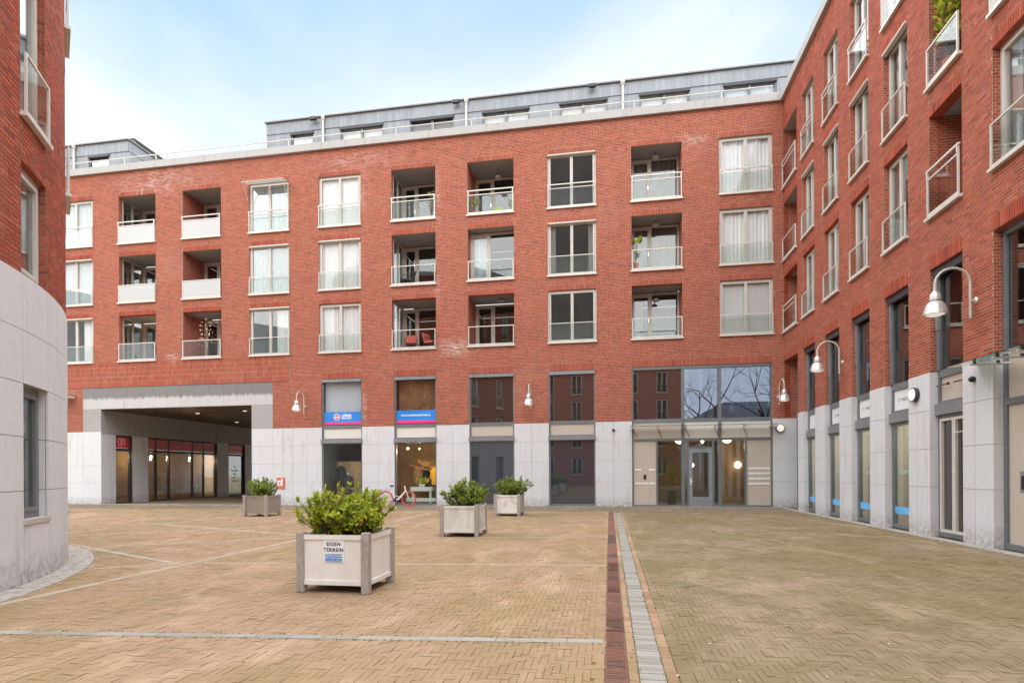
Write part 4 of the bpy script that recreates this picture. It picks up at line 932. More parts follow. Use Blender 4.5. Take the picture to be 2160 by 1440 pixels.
V = np.concatenate(FT.brick); split_nearest(V, 300, 'brick', 'brickwork', 'brick', tw)
FT.backs.build('wall', 'mortar_dark', tw)
def cyl_wall(a0, a1, z0, z1, mat, n=0.0, holes=()):
    m = MB(); backing(m, FTp, arc(a0), arc(a1), z0, z1, list(holes), n=n, step=.3); return m.build('wall', mat, tw)
cyl_wall(-90, -12, 4.15, 16.4, 'brick_far'); cyl_wall(80, 150, 4.15, 16.4, 'brick_far'); cyl_wall(-12, 80, 13.2, 16.4, 'brick_far', 0, [(a, b, c, d) for (a, b) in tcols for (c, d) in TRW]); cyl_wall(-90, -12, 0, 4.15, 'stone'); cyl_wall(80, 150, 0, 4.15, 'stone')
for i in range(16):
    a0, a1 = arc(-90 + 15 * i), arc(-75 + 15 * i); m = MB()
    for j in range(4): m.box(FTp, a0 + (a1 - a0) * j / 4, a0 + (a1 - a0) * (j + 1) / 4, 16.35, 16.68, -.4, .13)
    m.build('cornice_block', 'cornice_concrete', tw)
for (a, b) in tcols:
    for i, (c, d) in enumerate(TRW): window(FT, a, b, c, d, dep=.13, leaves=1, rail='single' if i else None, sill=bool(i), curtain=('full', 'curtain_blue') if i == 1 else ('sides', 'curtain_white'), fw=.08, lf=.06, room='interior')
ZT = [0.0, 1.255, 1.975, 2.69, 3.40, 4.15]
for (a, b) in tcols:
    c = b + (arc(12)) / 2
    stone_panels(FTp, tw, [(a, b, 2.69, 3.40), (a, b, 3.40, 4.15), (a, b, 0.0, .86)], sub=3, n=.012)
    stone_panels(FTp, tw, grid([b, c, b + arc(12)], [0.0, 1.255, 1.975, 2.69, 3.40, 4.15]), sub=3, n=.012)
    for e, sg in ((b, -1), (a, 1)): stone_panels((lambda e, sg: (lambda s, z, n: FTp(e + sg * n, z, -s)))(e, sg), tw, grid([.02, .30], [.86, 1.255, 1.975, 2.69]), 'stone', th=.02, n=.008)
    MB().box(FTp, a - .01, b + .03, .80, .865, -.3, .04).build('sill', 'kerb_stone', tw)
    window(FT, a, b, .866, 2.69, dep=.14, leaves=1, fm='frame_grey', sill=False, room='interior_dark', curtain=('blind', 'curtain_grey'), fw=.09, lf=.06)
    cb = MB(); cb.quad(FTp(a, 2.69, .0), FTp(b, 2.69, 0), FTp(b, 2.69, -.3), FTp(a, 2.69, -.3)); cb.build('lintel_soffit', 'stone_dark', tw)
m = MB(); backing(m, FTp, arc(-12), arc(80), 0, 4.15, [(a, b, .86, 2.69) for a, b in tcols], n=-.02, step=.3); m.build('wall', 'mortar', tw)
for i in range(36):                                                # ring of kerb slabs round the foot
    a0, a1 = 3 + 2.1 * i, 3 + 2.1 * (i + 1); m = MB(); m.box(FTp, arc(a0) + .003, arc(a1) - .003, -.012, .010 + .001 * (i % 3), -.02, .37); m.build('kerb_slab', 'kerb_stone', tw)
m = MB()
for i in range(110):
    a0 = 3 + .7 * i; m.box(FTp, arc(a0) + .002, arc(a0 + .7) - .002, -.012, .004, .378, .445)
m.build('edging_pavers', 'paver_pink', tw, kind='stuff')

# ================================================================== STREET FURNITURE AND THINGS
def wall_lamp(P, s, dz, label):
    base = P(s, 4.76 + dz, 0); t = thing('wall_lamp', label, 'lamp', base, 'gooseneck wall lamps')
    n = .09; m = MB(); m.tube([P(s, 4.43 + dz, n), P(s, 5.12 + dz, n)] + [P(s, 5.12 + dz + .30 * math.sin(q), .40 - .31 * math.cos(q)) for q in np.linspace(.2, math.pi, 12)] + [P(s, 4.98 + dz, .71)], [.024] * 14 + [.032], 10); m.build('arm', 'lamp_pole', t, smooth=True)
    m = MB(); m.tube([P(s, 4.76 + dz, .09), P(s, 4.76 + dz, .0)], .03, 10); c = P(s, 4.76 + dz, .0); 
    for k in range(1): m.tube([P(s, 4.76 + dz, .03), P(s, 4.76 + dz, .002)], [.055, .075], 14)
    m.build('wall_plate', 'lamp_metal', t, smooth=True)
    c = P(s, dz, .71); m = MB(); m.lathe(c, [(.035, 4.985), (.05, 4.97), (.085, 4.93), (.098, 4.86), (.095, 4.80), (.075, 4.785)], 20); m.build('lamp_cap', 'lamp_metal', t, smooth=True)
    m = MB(); m.lathe(c, [(.075, 4.783), (.12, 4.765), (.165, 4.70), (.188, 4.62), (.195, 4.555), (.203, 4.545), (.203, 4.528), (.17, 4.53)], 24); m.build('lamp_shade', 'lamp_metal', t, smooth=True)
    m = MB(); m.lathe(c, [(.168, 4.533), (.10, 4.50), (.03, 4.49)], 16); m.build('lamp_glass', 'lamp_disc', t, smooth=True)
wall_lamp(FMp, -13.73, -.20, 'gooseneck wall lamp on brick pier beside the passage opening')
wall_lamp(FMp, -3.17, -.20, 'gooseneck wall lamp between the two dark shop windows')
wall_lamp(FMp, 6.90, -.30, 'gooseneck wall lamp seen head on in the corner above a round light')
wall_lamp(FRp, -12.22, 0, 'nearest and largest gooseneck lamp on the right brick wall')
wall_lamp(FRp, -18.42, 0, 'farther gooseneck lamp on the right wall above white sign panels')
def round_light(P, s, z, label):
    t = thing('bulkhead_light', label, 'light', P(s, z, 0), 'round bulkhead lights'); axis = 'y' if P is FMp else 'x'; c = P(s, z, .01)
    m = MB(); m.lathe(c, [(.165, 0), (.165, -.09)], 28, axis); m.build('housing', 'dark_metal', t); m = MB(); m.lathe(c, [(.142, -.0905), (.13, -.105), (.05, -.112)], 28, axis); m.build('diffuser', 'lamp_disc', t, smooth=True)
round_light(FMp, 6.93, 3.20, 'round white bulkhead light on the stone pier in the corner'); round_light(FRp, -14.33, 3.22, 'round bulkhead light on the right stone pier beside a door')
def dome(P, s, z, label):
    t = thing('security_camera', label, 'camera', P(s, z, 0)); m = MB(); m.tube([P(s, z, 0), P(s, z, .05)], [.05, .06], 12); m.build('mount', 'dark_metal', t)
    v = [P(s, z, .05 + .06 * math.sin(q)) for q in np.linspace(0, 1.5, 5)]; m = MB(); m.tube(v, [.055 * math.cos(q) + .004 for q in np.linspace(0, 1.5, 5)], 12); m.build('dome', 'black', t, smooth=True)
dome(FMp, .34, 3.24, 'small black dome camera on the stone pier left of the entrance'); dome(FRp, -12.25, 3.24, 'black dome camera on the nearest right stone pier')
# glass canopies
cn = thing('glass_canopy', 'thin glass canopy on rods above the main entrance', 'canopy', (3.9, 24, 3.3)); P = FMp
m = MB(); i0 = len(m.v); m.v += [P(1.0, 3.34, .05), P(6.75, 3.34, .05), P(6.75, 3.36, .52), P(1.0, 3.36, .52), P(1.0, 3.352, .05), P(6.75, 3.352, .05), P(6.75, 3.372, .52), P(1.0, 3.372, .52)]; m.f += [(0, 1, 2, 3), (7, 6, 5, 4), (0, 4, 5, 1), (1, 5, 6, 2), (2, 6, 7, 3), (3, 7, 4, 0)]; m.build('canopy_glass', 'glass_canopy', cn)
for x in (1.14, 2.15, 3.27, 4.42, 5.55, 6.56):
    m = MB(); m.tube([P(x, 3.29, -.08), P(x, 3.30, .48)], .02, 8); m.tube([P(x, 3.30, .06), P(x, 3.345, .06)], .028, 8); m.tube([P(x, 3.30, .45), P(x, 3.36, .45)], .03, 8); m.build('canopy_rod', 'rail_beige', cn)
    m = MB(); m.tube([P(x + .03, 3.24, -.07), P(x + .17, 2.90, -.07)], .010, 6); m.build('brown_streak', 'soffit_brown', cn)  # slim brown bars trace the dark slanting lines on the panels
cn = thing('glass_canopy', 'glass canopy with metal bars cut off by the right picture edge', 'canopy', (7.1, 10.7, 3.4)); P = FRp
m = MB(); m.v += [P(-12.15, 3.50, .02), P(-9.3, 3.50, .02), P(-9.3, 3.46, .56), P(-12.15, 3.46, .56), P(-12.15, 3.512, .02), P(-9.3, 3.512, .02), P(-9.3, 3.472, .56), P(-12.15, 3.472, .56)]; m.f += [(0, 1, 2, 3), (7, 6, 5, 4), (0, 4, 5, 1), (1, 5, 6, 2), (2, 6, 7, 3), (3, 7, 4, 0)]; m.build('canopy_glass', 'glass_canopy', cn)
for y in (-11.5, -10.9, -10.3, -9.7):
    m = MB(); m.tube([P(y, 3.41, -.15), P(y, 3.40, .52)], .022, 10); m.build('canopy_rod', 'rail_beige', cn)
    for n in (.06, .44): m = MB(); m.tube([P(y, 3.41, n), P(y, 3.465, n)], .028, 10); m.build('clamp', 'dark_metal', cn)
cn = thing('door_rod', 'two short capped metal rods fixed above the double door', 'rod', (7.1, 13.2, 3.3))
for a, b in ((-13.70, -13.30), (-13.10, -12.66)): m = MB(); m.tube([FRp(a, 3.32, -.10), FRp(b, 3.32, -.10)], .018, 8); m.tube([FRp(b - .02, 3.32, -.10), FRp(b + .01, 3.32, -.10)], .032, 10); m.build('rod', 'soffit_brown', cn)
cn = thing('glass_canopy', 'small glass canopy corner jutting out left of the passage', 'canopy', (-26.6, 24, 5.6)); P = FMp
m = MB(); m.box(P, -29, -26.1, 5.42, 5.45, 0.0, 1.0); m.build('canopy_glass', 'glass_canopy', cn); m = MB(); m.box(P, -26.2, -26.12, 5.28, 5.42, .02, .98); m.box(P, -28.9, -28.82, 5.28, 5.42, .02, .98); m.build('canopy_rod', 'rail_beige', cn)
# signs
def banner(a, b, label, extra):
    t = thing('window_banner', label, 'banner', FMp((a + b) / 2, 3.7, -.08), 'blue and pink window banners'); P = FMp
    MB().box(P, a + .075, b - .06, 3.845, 4.30, -.092, -.086).build('blue_field', 'banner_blue', t); MB().box(P, a + .075, b - .06, 3.72, 3.845, -.092, -.086).build('pink_stripe', 'banner_pink', t); extra(t, P, (a + b) / 2)
def ex1(t, P, c):
    for rr, mt, n in ((.165, 'lettering_white', -.084), (.135, 'logo_red', -.082)):
        m = MB(); i = [P(c - .28 + rr * math.cos(q), 4.07 + rr * math.sin(q), n) for q in [math.pi / 3 * j for j in range(6)]]; m.v += i; m.f.append(tuple(range(6))); m.build('logo', mt, t)
    text('um', .17, 'lettering_white', t, P(c - .28, 4.075, -.0800), (1, 0, 0), (0, 0, 1), bold=.004); text('UPPER', .175, 'lettering_white', t, P(c - .05, 4.115, -.084), (1, 0, 0), (0, 0, 1), 'LEFT', bold=.006); text('MARKETING', .088, 'lettering_white', t, P(c - .05, 4.0, -.084), (1, 0, 0), (0, 0, 1), 'LEFT', bold=.003)
banner(*GW[0], 'blue and pink window banner with red hexagon logo', ex1)
banner(*GW[1], 'blue and pink window banner showing a web address', lambda t, P, c: text('WWW.UPPERMARKETING.NL', .105, 'lettering_white', t, P(c, 4.07, -.084), (1, 0, 0), (0, 0, 1), bold=.003))
for k, (body, lab) in enumerate([('', 'blank white panel above the farthest narrow shop window'), ('HUIDTHERAPIE', 'white sign panel, second from the far corner on the right wall'), ('HUIDBEHANDELING', 'white sign panel, third from the far corner on the right wall'), ('MEDISCHE PEDICURE', 'largest white sign panel reading medische beside the round light')]):
    a, b = bays[k]; t = thing('sign_panel', lab, 'sign', FRp((a + b) / 2, 3.24, -.2), 'white sign panels on the right wall'); P = FRp
    MB().box(P, a + .078, b - .063, 2.985, 3.495, -RD - .01, -RD + .012).build('panel', 'sign_white', t)
    if body:
        text(body, .115, 'lettering_grey', t, P(a + .42, 3.235, -RD + .0135), (0, -1, 0), (0, 0, 1), 'LEFT', sx=.62)
        m = MB(); m.ring(P, a + .27, a + .34, 3.20, 3.29, -RD + .0125, -RD + .0145, .012); m.build('logo', 'lettering_grey', t)
t = thing('wall_sign', 'small orange notice board on stone wall behind the left planter', 'sign', (-14.95, 24, .8)); P = FMp
MB().box(P, -15.16, -14.76, .78, 1.30, .0, .03).build('board', 'orange_sign', t); MB().box(P, -15.11, -14.86, .92, 1.17, .0301, .033).build('notice', 'sign_white', t); MB().box(P, -14.93, -14.83, 1.19, 1.26, .0301, .033).build('notice', 'sign_white', t); MB().box(P, -15.02, -14.97, .98, 1.11, .0331, .035).build('lettering', 'green_paint', t)
P = PLp
t = thing('shop_sign', 'red shop sign with white shield emblem in the passage', 'sign', P(25.35, 3.15, -.1))
MB().box(P, 24.93, 25.77, 2.86, 3.41, -.118, -.105).build('panel', 'sign_red', t)
c = 25.3; sh = [(-.20, .20), (-.10, .17), (0, .22), (.10, .17), (.20, .20), (.20, -.06), (.12, -.17), (0, -.23), (-.12, -.17), (-.20, -.06)]
m = MB(); m.tube([P(c + x, 3.14 + z, -.10) for x, z in sh + sh[:1]], .010, 6); m.build('emblem', 'lettering_white', t)
for j, w in enumerate(('LEGER', 'DES', 'HEILS')): text(w, .075, 'lettering_white', t, P(c, 3.24 - j * .09, -.103), (0, 1, 0), (0, 0, 1), bold=.002)
t = thing('shop_sign', 'red second hand clothing sign at the far end of the passage', 'sign', P(34.4, 3.2, -.1))
MB().box(P, 33.58, 35.12, 2.86, 3.41, -.118, -.105).build('panel', 'sign_red', t)
text('TWEEDEHANDS &', .19, 'lettering_white', t, P(34.25, 3.23, -.103), (0, 1, 0), (0, 0, 1), sx=.9); text('VINTAGE KLEDING', .17, 'lettering_white', t, P(34.25, 3.03, -.103), (0, 1, 0), (0, 0, 1), sx=.9)
for j, w in enumerate(('WIE', 'DUURZAAM', 'IS ZIJN', 'GEEFT', 'VANDAAG')): text(w, .17, 'lettering_white', sfr, P(34.3, 1.95 - j * .235, -.138), (0, 1, 0), (0, 0, 1), sx=.8)
MB().box(PLp, 33.56, 35.14, .1, 2.68, -.30, -.29).build('blind', 'planter_panel_dull', sfr)

# planters with shrubs
def leafmesh(L=1.0):
    v = [(0, 0, 0), (.22, .33, .06), (.22, .72, .03), (0, 1, -.02), (-.22, .72, .03), (-.22, .33, .06), (0, .5, -.02)]
    return np.array(v) * np.array([L * .82, L, L])
LF = [(0, 1, 6), (1, 2, 6), (2, 3, 6), (3, 4, 6), (4, 5, 6), (5, 0, 6)]
def shrub(center, soil, rx, ry, h, tips, L, label, mat, single=0, seed=1, lean=(0, 0)):
    rs = np.random.default_rng(seed); t = thing('shrub', label, 'shrub', (center[0], center[1], soil), 'shrubs in planters')
    mats = []; stems = MB(); base = leafmesh(1.0)
    for i in range(tips):
        az = rs.random() * 6.283; rad = math.sqrt(rs.random()); lay = rs.random() ** .8
        out = rad * (0.62 + .38 * lay) * (1 + .16 * math.sin(3 * az + seed) + .08 * math.sin(7 * az))
        x = center[0] + rx * out * math.cos(az) + lean[0] * lay; y = center[1] + ry * out * math.sin(az) + lean[1] * lay
        z = soil + h * (.10 + .90 * lay * (1 - .50 * rad ** 2.4) * (1 + .13 * math.sin(2.3 * az + 2 * seed))) + rs.normal(0, .02)
        root = Vector((center[0] + (x - center[0]) * .35, center[1] + (y - center[1]) * .35, soil)); tip = Vector((x, y, z)); mid = root.lerp(tip, .55) + Vector((0, 0, -.04 * h))
        d = (tip - mid).normalized(); stems.tube([root, mid, tip], [.007, .005, .0025], 5, False)
        nl = rs.integers(9, 16)
        for j in range(nl):
            q = j / nl; ang = j * 2.4 + rs.random(); pitch = math.radians(rs.uniform(-25, 65)) if j > 2 else math.radians(rs.uniform(40, 80))
            sd = d.orthogonal().normalized(); sd2 = d.cross(sd); o = sd * math.cos(ang) + sd2 * math.sin(ang)
            dirv = (o * math.cos(pitch) + d * math.sin(pitch) + Vector((0, 0, .18))).normalized(); ll = L * rs.uniform(.6, 1.25)
            upv = (d - dirv * d.dot(dirv)); upv = upv.normalized() if upv.length > .01 else dirv.orthogonal(); xv = dirv.cross(upv)
            p = tip - d * (L * 1.5 * q * rs.random())
            M = np.array([[xv.x, dirv.x, upv.x], [xv.y, dirv.y, upv.y], [xv.z, dirv.z, upv.z]]) * ll
            mats.append((base @ M.T) + np.array(p))
    stems.build('stems', 'stem', t)
    V = np.array(mats); c = V.mean(1); d = np.linalg.norm(c - np.array([0, 0, CH]), axis=1); order = np.argsort(d)
    lf = np.array(LF)
    for i in order[:single]:
        ctr = V[i].mean(0); me = bpy.data.meshes.new('leaf'); me.from_pydata(V[i] - ctr, [], LF); me.materials.append(MATS[mat]); o = bpy.data.objects.new('leaf', me); link(o, t); o.location = ctr
    np_build('foliage', V[order[single:]], mat, t, faces=lf, kind='stuff')
    return t
def planter(x0, y0, w, d, label, pm, rot=0.0):
    t = thing('planter', label, 'planter', (x0 + w / 2, y0 + d / 2, 0), 'square courtyard planters'); H = .745; p = .094
    for a, b in ((x0, y0), (x0 + w - p, y0), (x0, y0 + d - p), (x0 + w - p, y0 + d - p)):
        m = MB(); e = .006; z0 = 0; m.v += [(a + e, b + e, 0), (a + p - e, b + e, 0), (a + p - e, b + p - e, 0), (a + e, b + p - e, 0)]
        for zz, q in ((.012, 0), (H - .012, 0), (H, e)): m.v += [(a + q, b + q, zz), (a + p - q, b + q, zz), (a + p - q, b + p - q, zz), (a + q, b + p - q, zz)]
        for k in range(3):
            for j in range(4): m.f.append((k*4 + j, k*4 + (j+1) % 4, k*4 + 4 + (j+1) % 4, k*4 + 4 + j))
        m.f.append((12, 13, 14, 15)); m.f.append((3, 2, 1, 0)); m.build('post', 'weathered_wood', t)
    for fx in (0, 1):
        A = y0 if fx == 0 else y0 + d; m = MB(); inn = .03 if fx == 0 else -.03
        ya, yb = sorted((A + inn, A + inn + (.02 if fx == 0 else -.02)))
        m = MB(); wbox(m, x0 + p, x0 + w - p, ya, yb, .13, .70); m.build('panel', pm, t)
        yc, yd = sorted((A + inn * .4, A + inn)); m = MB(); wbox(m, x0 + p, x0 + w - p, yc, yd, .655, .715); m.build('rail', pm, t); m = MB(); wbox(m, x0 + p, x0 + w - p, yc, yd, .10, .155); m.build('rail', pm, t)
        A = x0 if fx == 0 else x0 + w; xa, xb = sorted((A + inn, A + inn + (.02 if fx == 0 else -.02))); m = MB(); wbox(m, xa, xb, y0 + p, y0 + d - p, .13, .70); m.build('panel', pm, t)
        xc, xd = sorted((A + inn * .4, A + inn)); m = MB(); wbox(m, xc, xd, y0 + p, y0 + d - p, .655, .715); m.build('rail', pm, t); m = MB(); wbox(m, xc, xd, y0 + p, y0 + d - p, .10, .155); m.build('rail', pm, t)
    m = MB(); wbox(m, x0 + .05, x0 + w - .05, y0 + .05, y0 + d - .05, .10, .66); m.build('soil', 'soil', t)
    return t
planter(-3.77, 6.37, .94, .86, 'nearest square planter with private ground sign on its front', 'planter_panel'); planter(-3.77, 12.42, .91, .95, 'pale square planter in the middle of the three in a row', 'planter_panel_dull')
planter(-3.75, 18.62, .90, .95, 'farthest pale planter in front of the dark shop window', 'planter_panel_dull'); planter(-12.42, 17.6, .90, .90, 'taupe square planter near the passage on the left', 'planter_panel_taupe')
shrub((-3.30, 6.80), .66, .62, .52, .62, 430, .070, 'large bright yellow green leafy shrub in the nearest planter', 'leaf_bright', 300, 3, (-.02, 0))
shrub((-3.31, 12.9), .66, .56, .50, .64, 250, .078, 'green leafy shrub in the middle planter', 'leaf_green', 0, 5, (.06, 0)); shrub((-3.28, 19.1), .66, .66, .52, .64, 250, .078, 'green leafy shrub in the planter before the dark shop window', 'leaf_green', 0, 9, (.16, 0)); shrub((-11.97, 18.05), .66, .56, .52, .64, 250, .078, 'green leafy shrub in the taupe planter by the passage', 'leaf_green', 0, 12, (-.02, 0))
t = thing('information_sign', 'white sign with blue plate fixed to the nearest planter', 'sign', (-3.29, 6.38, .38)); P = lambda s, z, n: (s, 6.397 - n, z)
def rrect(P, a, b, c, d, r, n):
    pts = []
    for cx, cz, q in ((b - r, c + r, -90), (b - r, d - r, 0), (a + r, d - r, 90), (a + r, c + r, 180)):
        for k in range(5): pts.append((cx + r * math.cos(R(q + k * 22.5)), cz + r * math.sin(R(q + k * 22.5))))
    return pts
def rplate(P, a, b, c, d, r, n0, n1, name, mat, parent):
    pts = rrect(P, a, b, c, d, r, n0); m = MB(); k = len(pts); m.v += [P(x, z, n1) for x, z in pts] + [P(x, z, n0) for x, z in pts]
    m.f.append(tuple(range(k))); m.f += [(i, (i + 1) % k + 0, k + (i + 1) % k, k + i) for i in range(k)]; return m.build(name, mat, parent)
rplate(P, -3.425, -3.15, .375, .66, .025, 0.0, .006, 'plate', 'sign_face', t)
text('EIGEN', .062, 'lettering_black', t, P(-3.288, .60, .0065), (1, 0, 0), (0, 0, 1), spacing=1.12, bold=.0015); text('TERREIN', .062, 'lettering_black', t, P(-3.288, .53, .0065), (1, 0, 0), (0, 0, 1), spacing=1.12, bold=.0015)
rplate(P, -3.40, -3.175, .385, .482, .012, .0062, .0085, 'blue_plate', 'blue_plate', t); m = MB(); m.ring(P, -3.394, -3.181, .391, .476, .0087, .0093, .003); m.build('border', 'lettering_white', t)
text('VERBODEN TOEGANG', .0225, 'lettering_white', t, P(-3.288, .458, .0088), (1, 0, 0), (0, 0, 1), bold=.0006); text('VOOR ONBEVOEGDEN', .0225, 'lettering_white', t, P(-3.288, .430, .0088), (1, 0, 0), (0, 0, 1), bold=.0006); text('ART. 461 WETB. v. STRAFR.', .0145, 'lettering_white', t, P(-3.288, .403, .0088), (1, 0, 0), (0, 0, 1))

# bicycle leaning by the shop window
bk = thing('bicycle', 'white step through bicycle with red tyres in front of the shop', 'bicycle', (-9.1, 23.62, 0))
by = 23.62; rw, fw_ = (-9.66, .335), (-8.58, .335)
for cxx, cz in (rw, fw_):
    m = MB(); n = 36; pts = [(cxx + .322 * math.cos(2*math.pi*i/n), by, cz + .322 * math.sin(2*math.pi*i/n)) for i in range(n + 1)]; m.tube(pts, .019, 8, False); w = m.build('wheel', 'red_rubber', bk, smooth=True)
    m = MB(); m.tube([(cxx + .296 * math.cos(2*math.pi*i/n), by, cz + .296 * math.sin(2*math.pi*i/n)) for i in range(n + 1)], .010, 6, False); m.build('rim', 'red_rubber', w)
    m = MB()
    for i in range(16): a = 2*math.pi*i/16; m.tube([(cxx, by, cz), (cxx + .295 * math.cos(a + .2), by, cz + .295 * math.sin(a + .2))], .0016, 3, False)
    m.build('spokes', 'chrome', w); m = MB(); m.lathe((cxx, by - .04, cz), [(.025, 0), (.025, .08)], 10, 'y'); m.build('hub', 'chrome', w)
bb = (-9.22, by, .29); seat = (-9.34, by, .86); head = (-8.78, by, .92); hl = (-8.72, by, .70)
m = MB(); m.tube([bb, (-9.36, by, .80)], .024, 8); m.tube([bb, (-9.05, by, .32), (-8.90, by, .48), hl], .034, 8); m.tube([(-9.28, by, .50), (-9.02, by, .42), (-8.9, by, .52)], .012, 8); m.tube([hl, head], .028, 8)
for s_ in (-.05, .05): m.tube([bb, (rw[0], by + s_, rw[1])], .010, 6); m.tube([(-9.34, by, .70), (rw[0], by + s_, rw[1])], .009, 6); m.tube([hl, (-8.66, by + s_ * .9, .60), (fw_[0], by + s_ * .9, fw_[1])], .011, 6)
m.build('frame', 'white_paint', bk, smooth=True)
m = MB(); m.tube([head, (-8.80, by, 1.0), (-8.82, by, 1.06)], .012, 8); m.tube([(-8.98, by - .27, 1.02), (-8.84, by - .2, 1.07), (-8.82, by, 1.06), (-8.84, by + .2, 1.07), (-8.98, by + .27, 1.02)], .012, 8); m.build('handlebar', 'dark_metal', bk)
m = MB(); m.lathe((-9.37, by, .90), [(.02, -.03), (.10, 0), (.11, .03), (.06, .05)], 12); m.build('saddle', 'black', bk, smooth=True)
m = MB(); m.tube([(-9.36, by, .80), (-9.37, by, .88)], .012, 6); m.build('seat_post', 'chrome', bk)
m = MB()
for s_ in (-.06, .06): m.tube([(-9.45, by + s_, .74), (-9.92, by + s_, .74)], .008, 6); m.tube([(-9.9, by + s_, .74), (rw[0], by + s_, rw[1])], .007, 6)
m.tube([(-9.92, by - .06, .74), (-9.92, by + .06, .74)], .008, 6); m.build('rack', 'dark_metal', bk)
m = MB(); m.lathe((bb[0], by - .05, bb[2]), [(.085, 0), (.085, .012)], 18, 'y'); m.tube([(bb[0], by - .06, bb[2]), (bb[0] + .06, by - .08, bb[2] - .15)], .01, 6); m.tube([(bb[0], by + .06, bb[2]), (bb[0] - .06, by + .08, bb[2] + .15)], .01, 6); m.build('crank', 'dark_metal', bk)
m = MB(); m.tube([(-9.30, by - .02, .3), (-9.22, by - .17, 0.01)], .008, 6); m.build('kickstand', 'dark_metal', bk)
n = 14; m = MB(); m.tube([(rw[0] + .35 * math.cos(R(10 + 170 * i / n)), by, rw[1] + .35 * math.sin(R(10 + 170 * i / n))) for i in range(n + 1)], .014, 6); m.build('mudguard', 'red_rubber', bk)

# things on the balconies and behind the shop glass
def pot_plant(loc, label, pr, ph, potm, h, leaves, L, seed, stem=False):
    t = thing('potted_plant', label, 'plant', loc, 'balcony plants'); m = MB(); m.lathe(loc, [(pr * .75, 0), (pr, ph), (pr * .9, ph), (pr * .85, ph - .02)], 14); m.build('pot', potm, t, smooth=True)
    rs = np.random.default_rng(seed); base = leafmesh(1.0); out = []; o = Vector(loc) + Vector((0, 0, ph)); st = MB()
    for i in range(leaves):
        a = rs.random() * 6.28; e = rs.uniform(.1, 1.2); hh = h * rs.uniform(.35, 1.0) if not stem else h * rs.uniform(.8, 1.0); p = o + Vector((math.cos(a) * h * .16 * rs.random(), math.sin(a) * h * .16 * rs.random(), hh)); d = Vector((math.cos(a) * math.cos(e), math.sin(a) * math.cos(e), math.sin(e) * .8)).normalized(); u_ = d.orthogonal(); x_ = d.cross(u_); l_ = L * rs.uniform(.7, 1.2)
        out.append(base @ (np.array([[x_.x, d.x, u_.x], [x_.y, d.y, u_.y], [x_.z, d.z, u_.z]]) * l_).T + np.array(p)); st.tube([o, p], .004, 4, False)
    st.build('stem', 'stem', t); np_build('foliage', np.array(out), 'leaf_bright', t, faces=np.array(LF), kind='stuff'); return t
bz = lambda r: ZS[r] + .01
pot_plant((XL[6] + .25, 24.3, bz(2)), 'big leaved green plant in a red pot on top floor balcony', .13, .22, 'cushion_red', .55, 14, .26, 1); pot_plant((XL[6] + 1.9, 24.3, bz(2)), 'small plant in an orange pot at the balcony corner', .09, .18, 'terracotta', .45, 8, .14, 2)
pot_plant((XL[8] + .2, 24.35, bz(1)), 'thin stemmed plant in terracotta pot on a middle balcony', .10, .42, 'terracotta', .95, 12, .28, 3, True); pot_plant((XL[5] + 1.75, 24.4, bz(2)), 'dry brown balcony plant behind the upper railing', .16, .25, 'terracotta', 1.1, 60, .10, 4)
pot_plant((7.36, 13.42, bz(1)), 'leafy climber spilling over the high balcony rail on the right wall', .15, .4, 'terracotta', 1.35, 230, .15, 5)
def chair(loc, rz, label, fm, cm):
    t = thing('balcony_chair', label, 'chair', loc, 'balcony chairs'); c, s_ = math.cos(rz), math.sin(rz); T = lambda x, y, z: (loc[0] + c*x - s_*y, loc[1] + s_*x + c*y, loc[2] + z); P = lambda a, z, n: T(a, -n, z)
    MB().box(P, -.25, .25, .40, .47, -.25, .25).build('seat', cm, t); m = MB(); m.v += [T(-.25, .22, .45), T(.25, .22, .45), T(.25, .34, .88), T(-.25, .34, .88), T(-.25, .27, .45), T(.25, .27, .45), T(.25, .39, .88), T(-.25, .39, .88)]; m.f += [(0, 1, 2, 3), (5, 4, 7, 6), (3, 2, 6, 7), (0, 3, 7, 4), (1, 5, 6, 2)]; m.build('backrest', cm, t)
    for x in (-.26, .26):
        for yy in (-.24, .26): m = MB(); m.tube([T(x, yy, 0), T(x, yy, .42 if yy > 0 else .62)], .013, 6); m.build('leg', fm, t)
        m = MB(); m.tube([T(x, -.26, .62), T(x, .3, .62)], .015, 6); m.build('armrest', fm, t)
chair((XL[5] + .62, 24.75, bz(0)), R(12), 'red cushioned chair on the left of the lowest balcony', 'dark_metal', 'cushion_red'); chair((XL[5] + 1.62, 24.8, bz(0)), R(70), 'red cushioned chair half hidden at the right of the lowest balcony', 'dark_metal', 'cushion_red'); chair((XL[5] + .45, 24.75, bz(1)), R(-55), 'dark wire chair on the middle balcony', 'dark_metal', 'dark_cloth'); chair((XL[1] + 1.75, 24.7, bz(0)), R(95), 'black folding chair on the lit left balcony', 'black', 'dark_cloth')
t = thing('watering_can', 'lime green tub standing behind the top balcony glass', 'tub', (XL[6] + 1.35, 24.3, bz(2))); m = MB(); m.lathe((XL[6] + 1.35, 24.3, bz(2)), [(.13, 0), (.17, .24), (.16, .24), (.14, .2)], 16); m.build('body', 'lime_plastic', t, smooth=True); m = MB(); m.tube([(XL[6] + 1.35 + .17 * math.cos(q), 24.3, bz(2) + .24 + .14 * math.sin(q)) for q in np.linspace(0, math.pi, 9)], .014, 6); m.build('handle', 'lime_plastic', t)
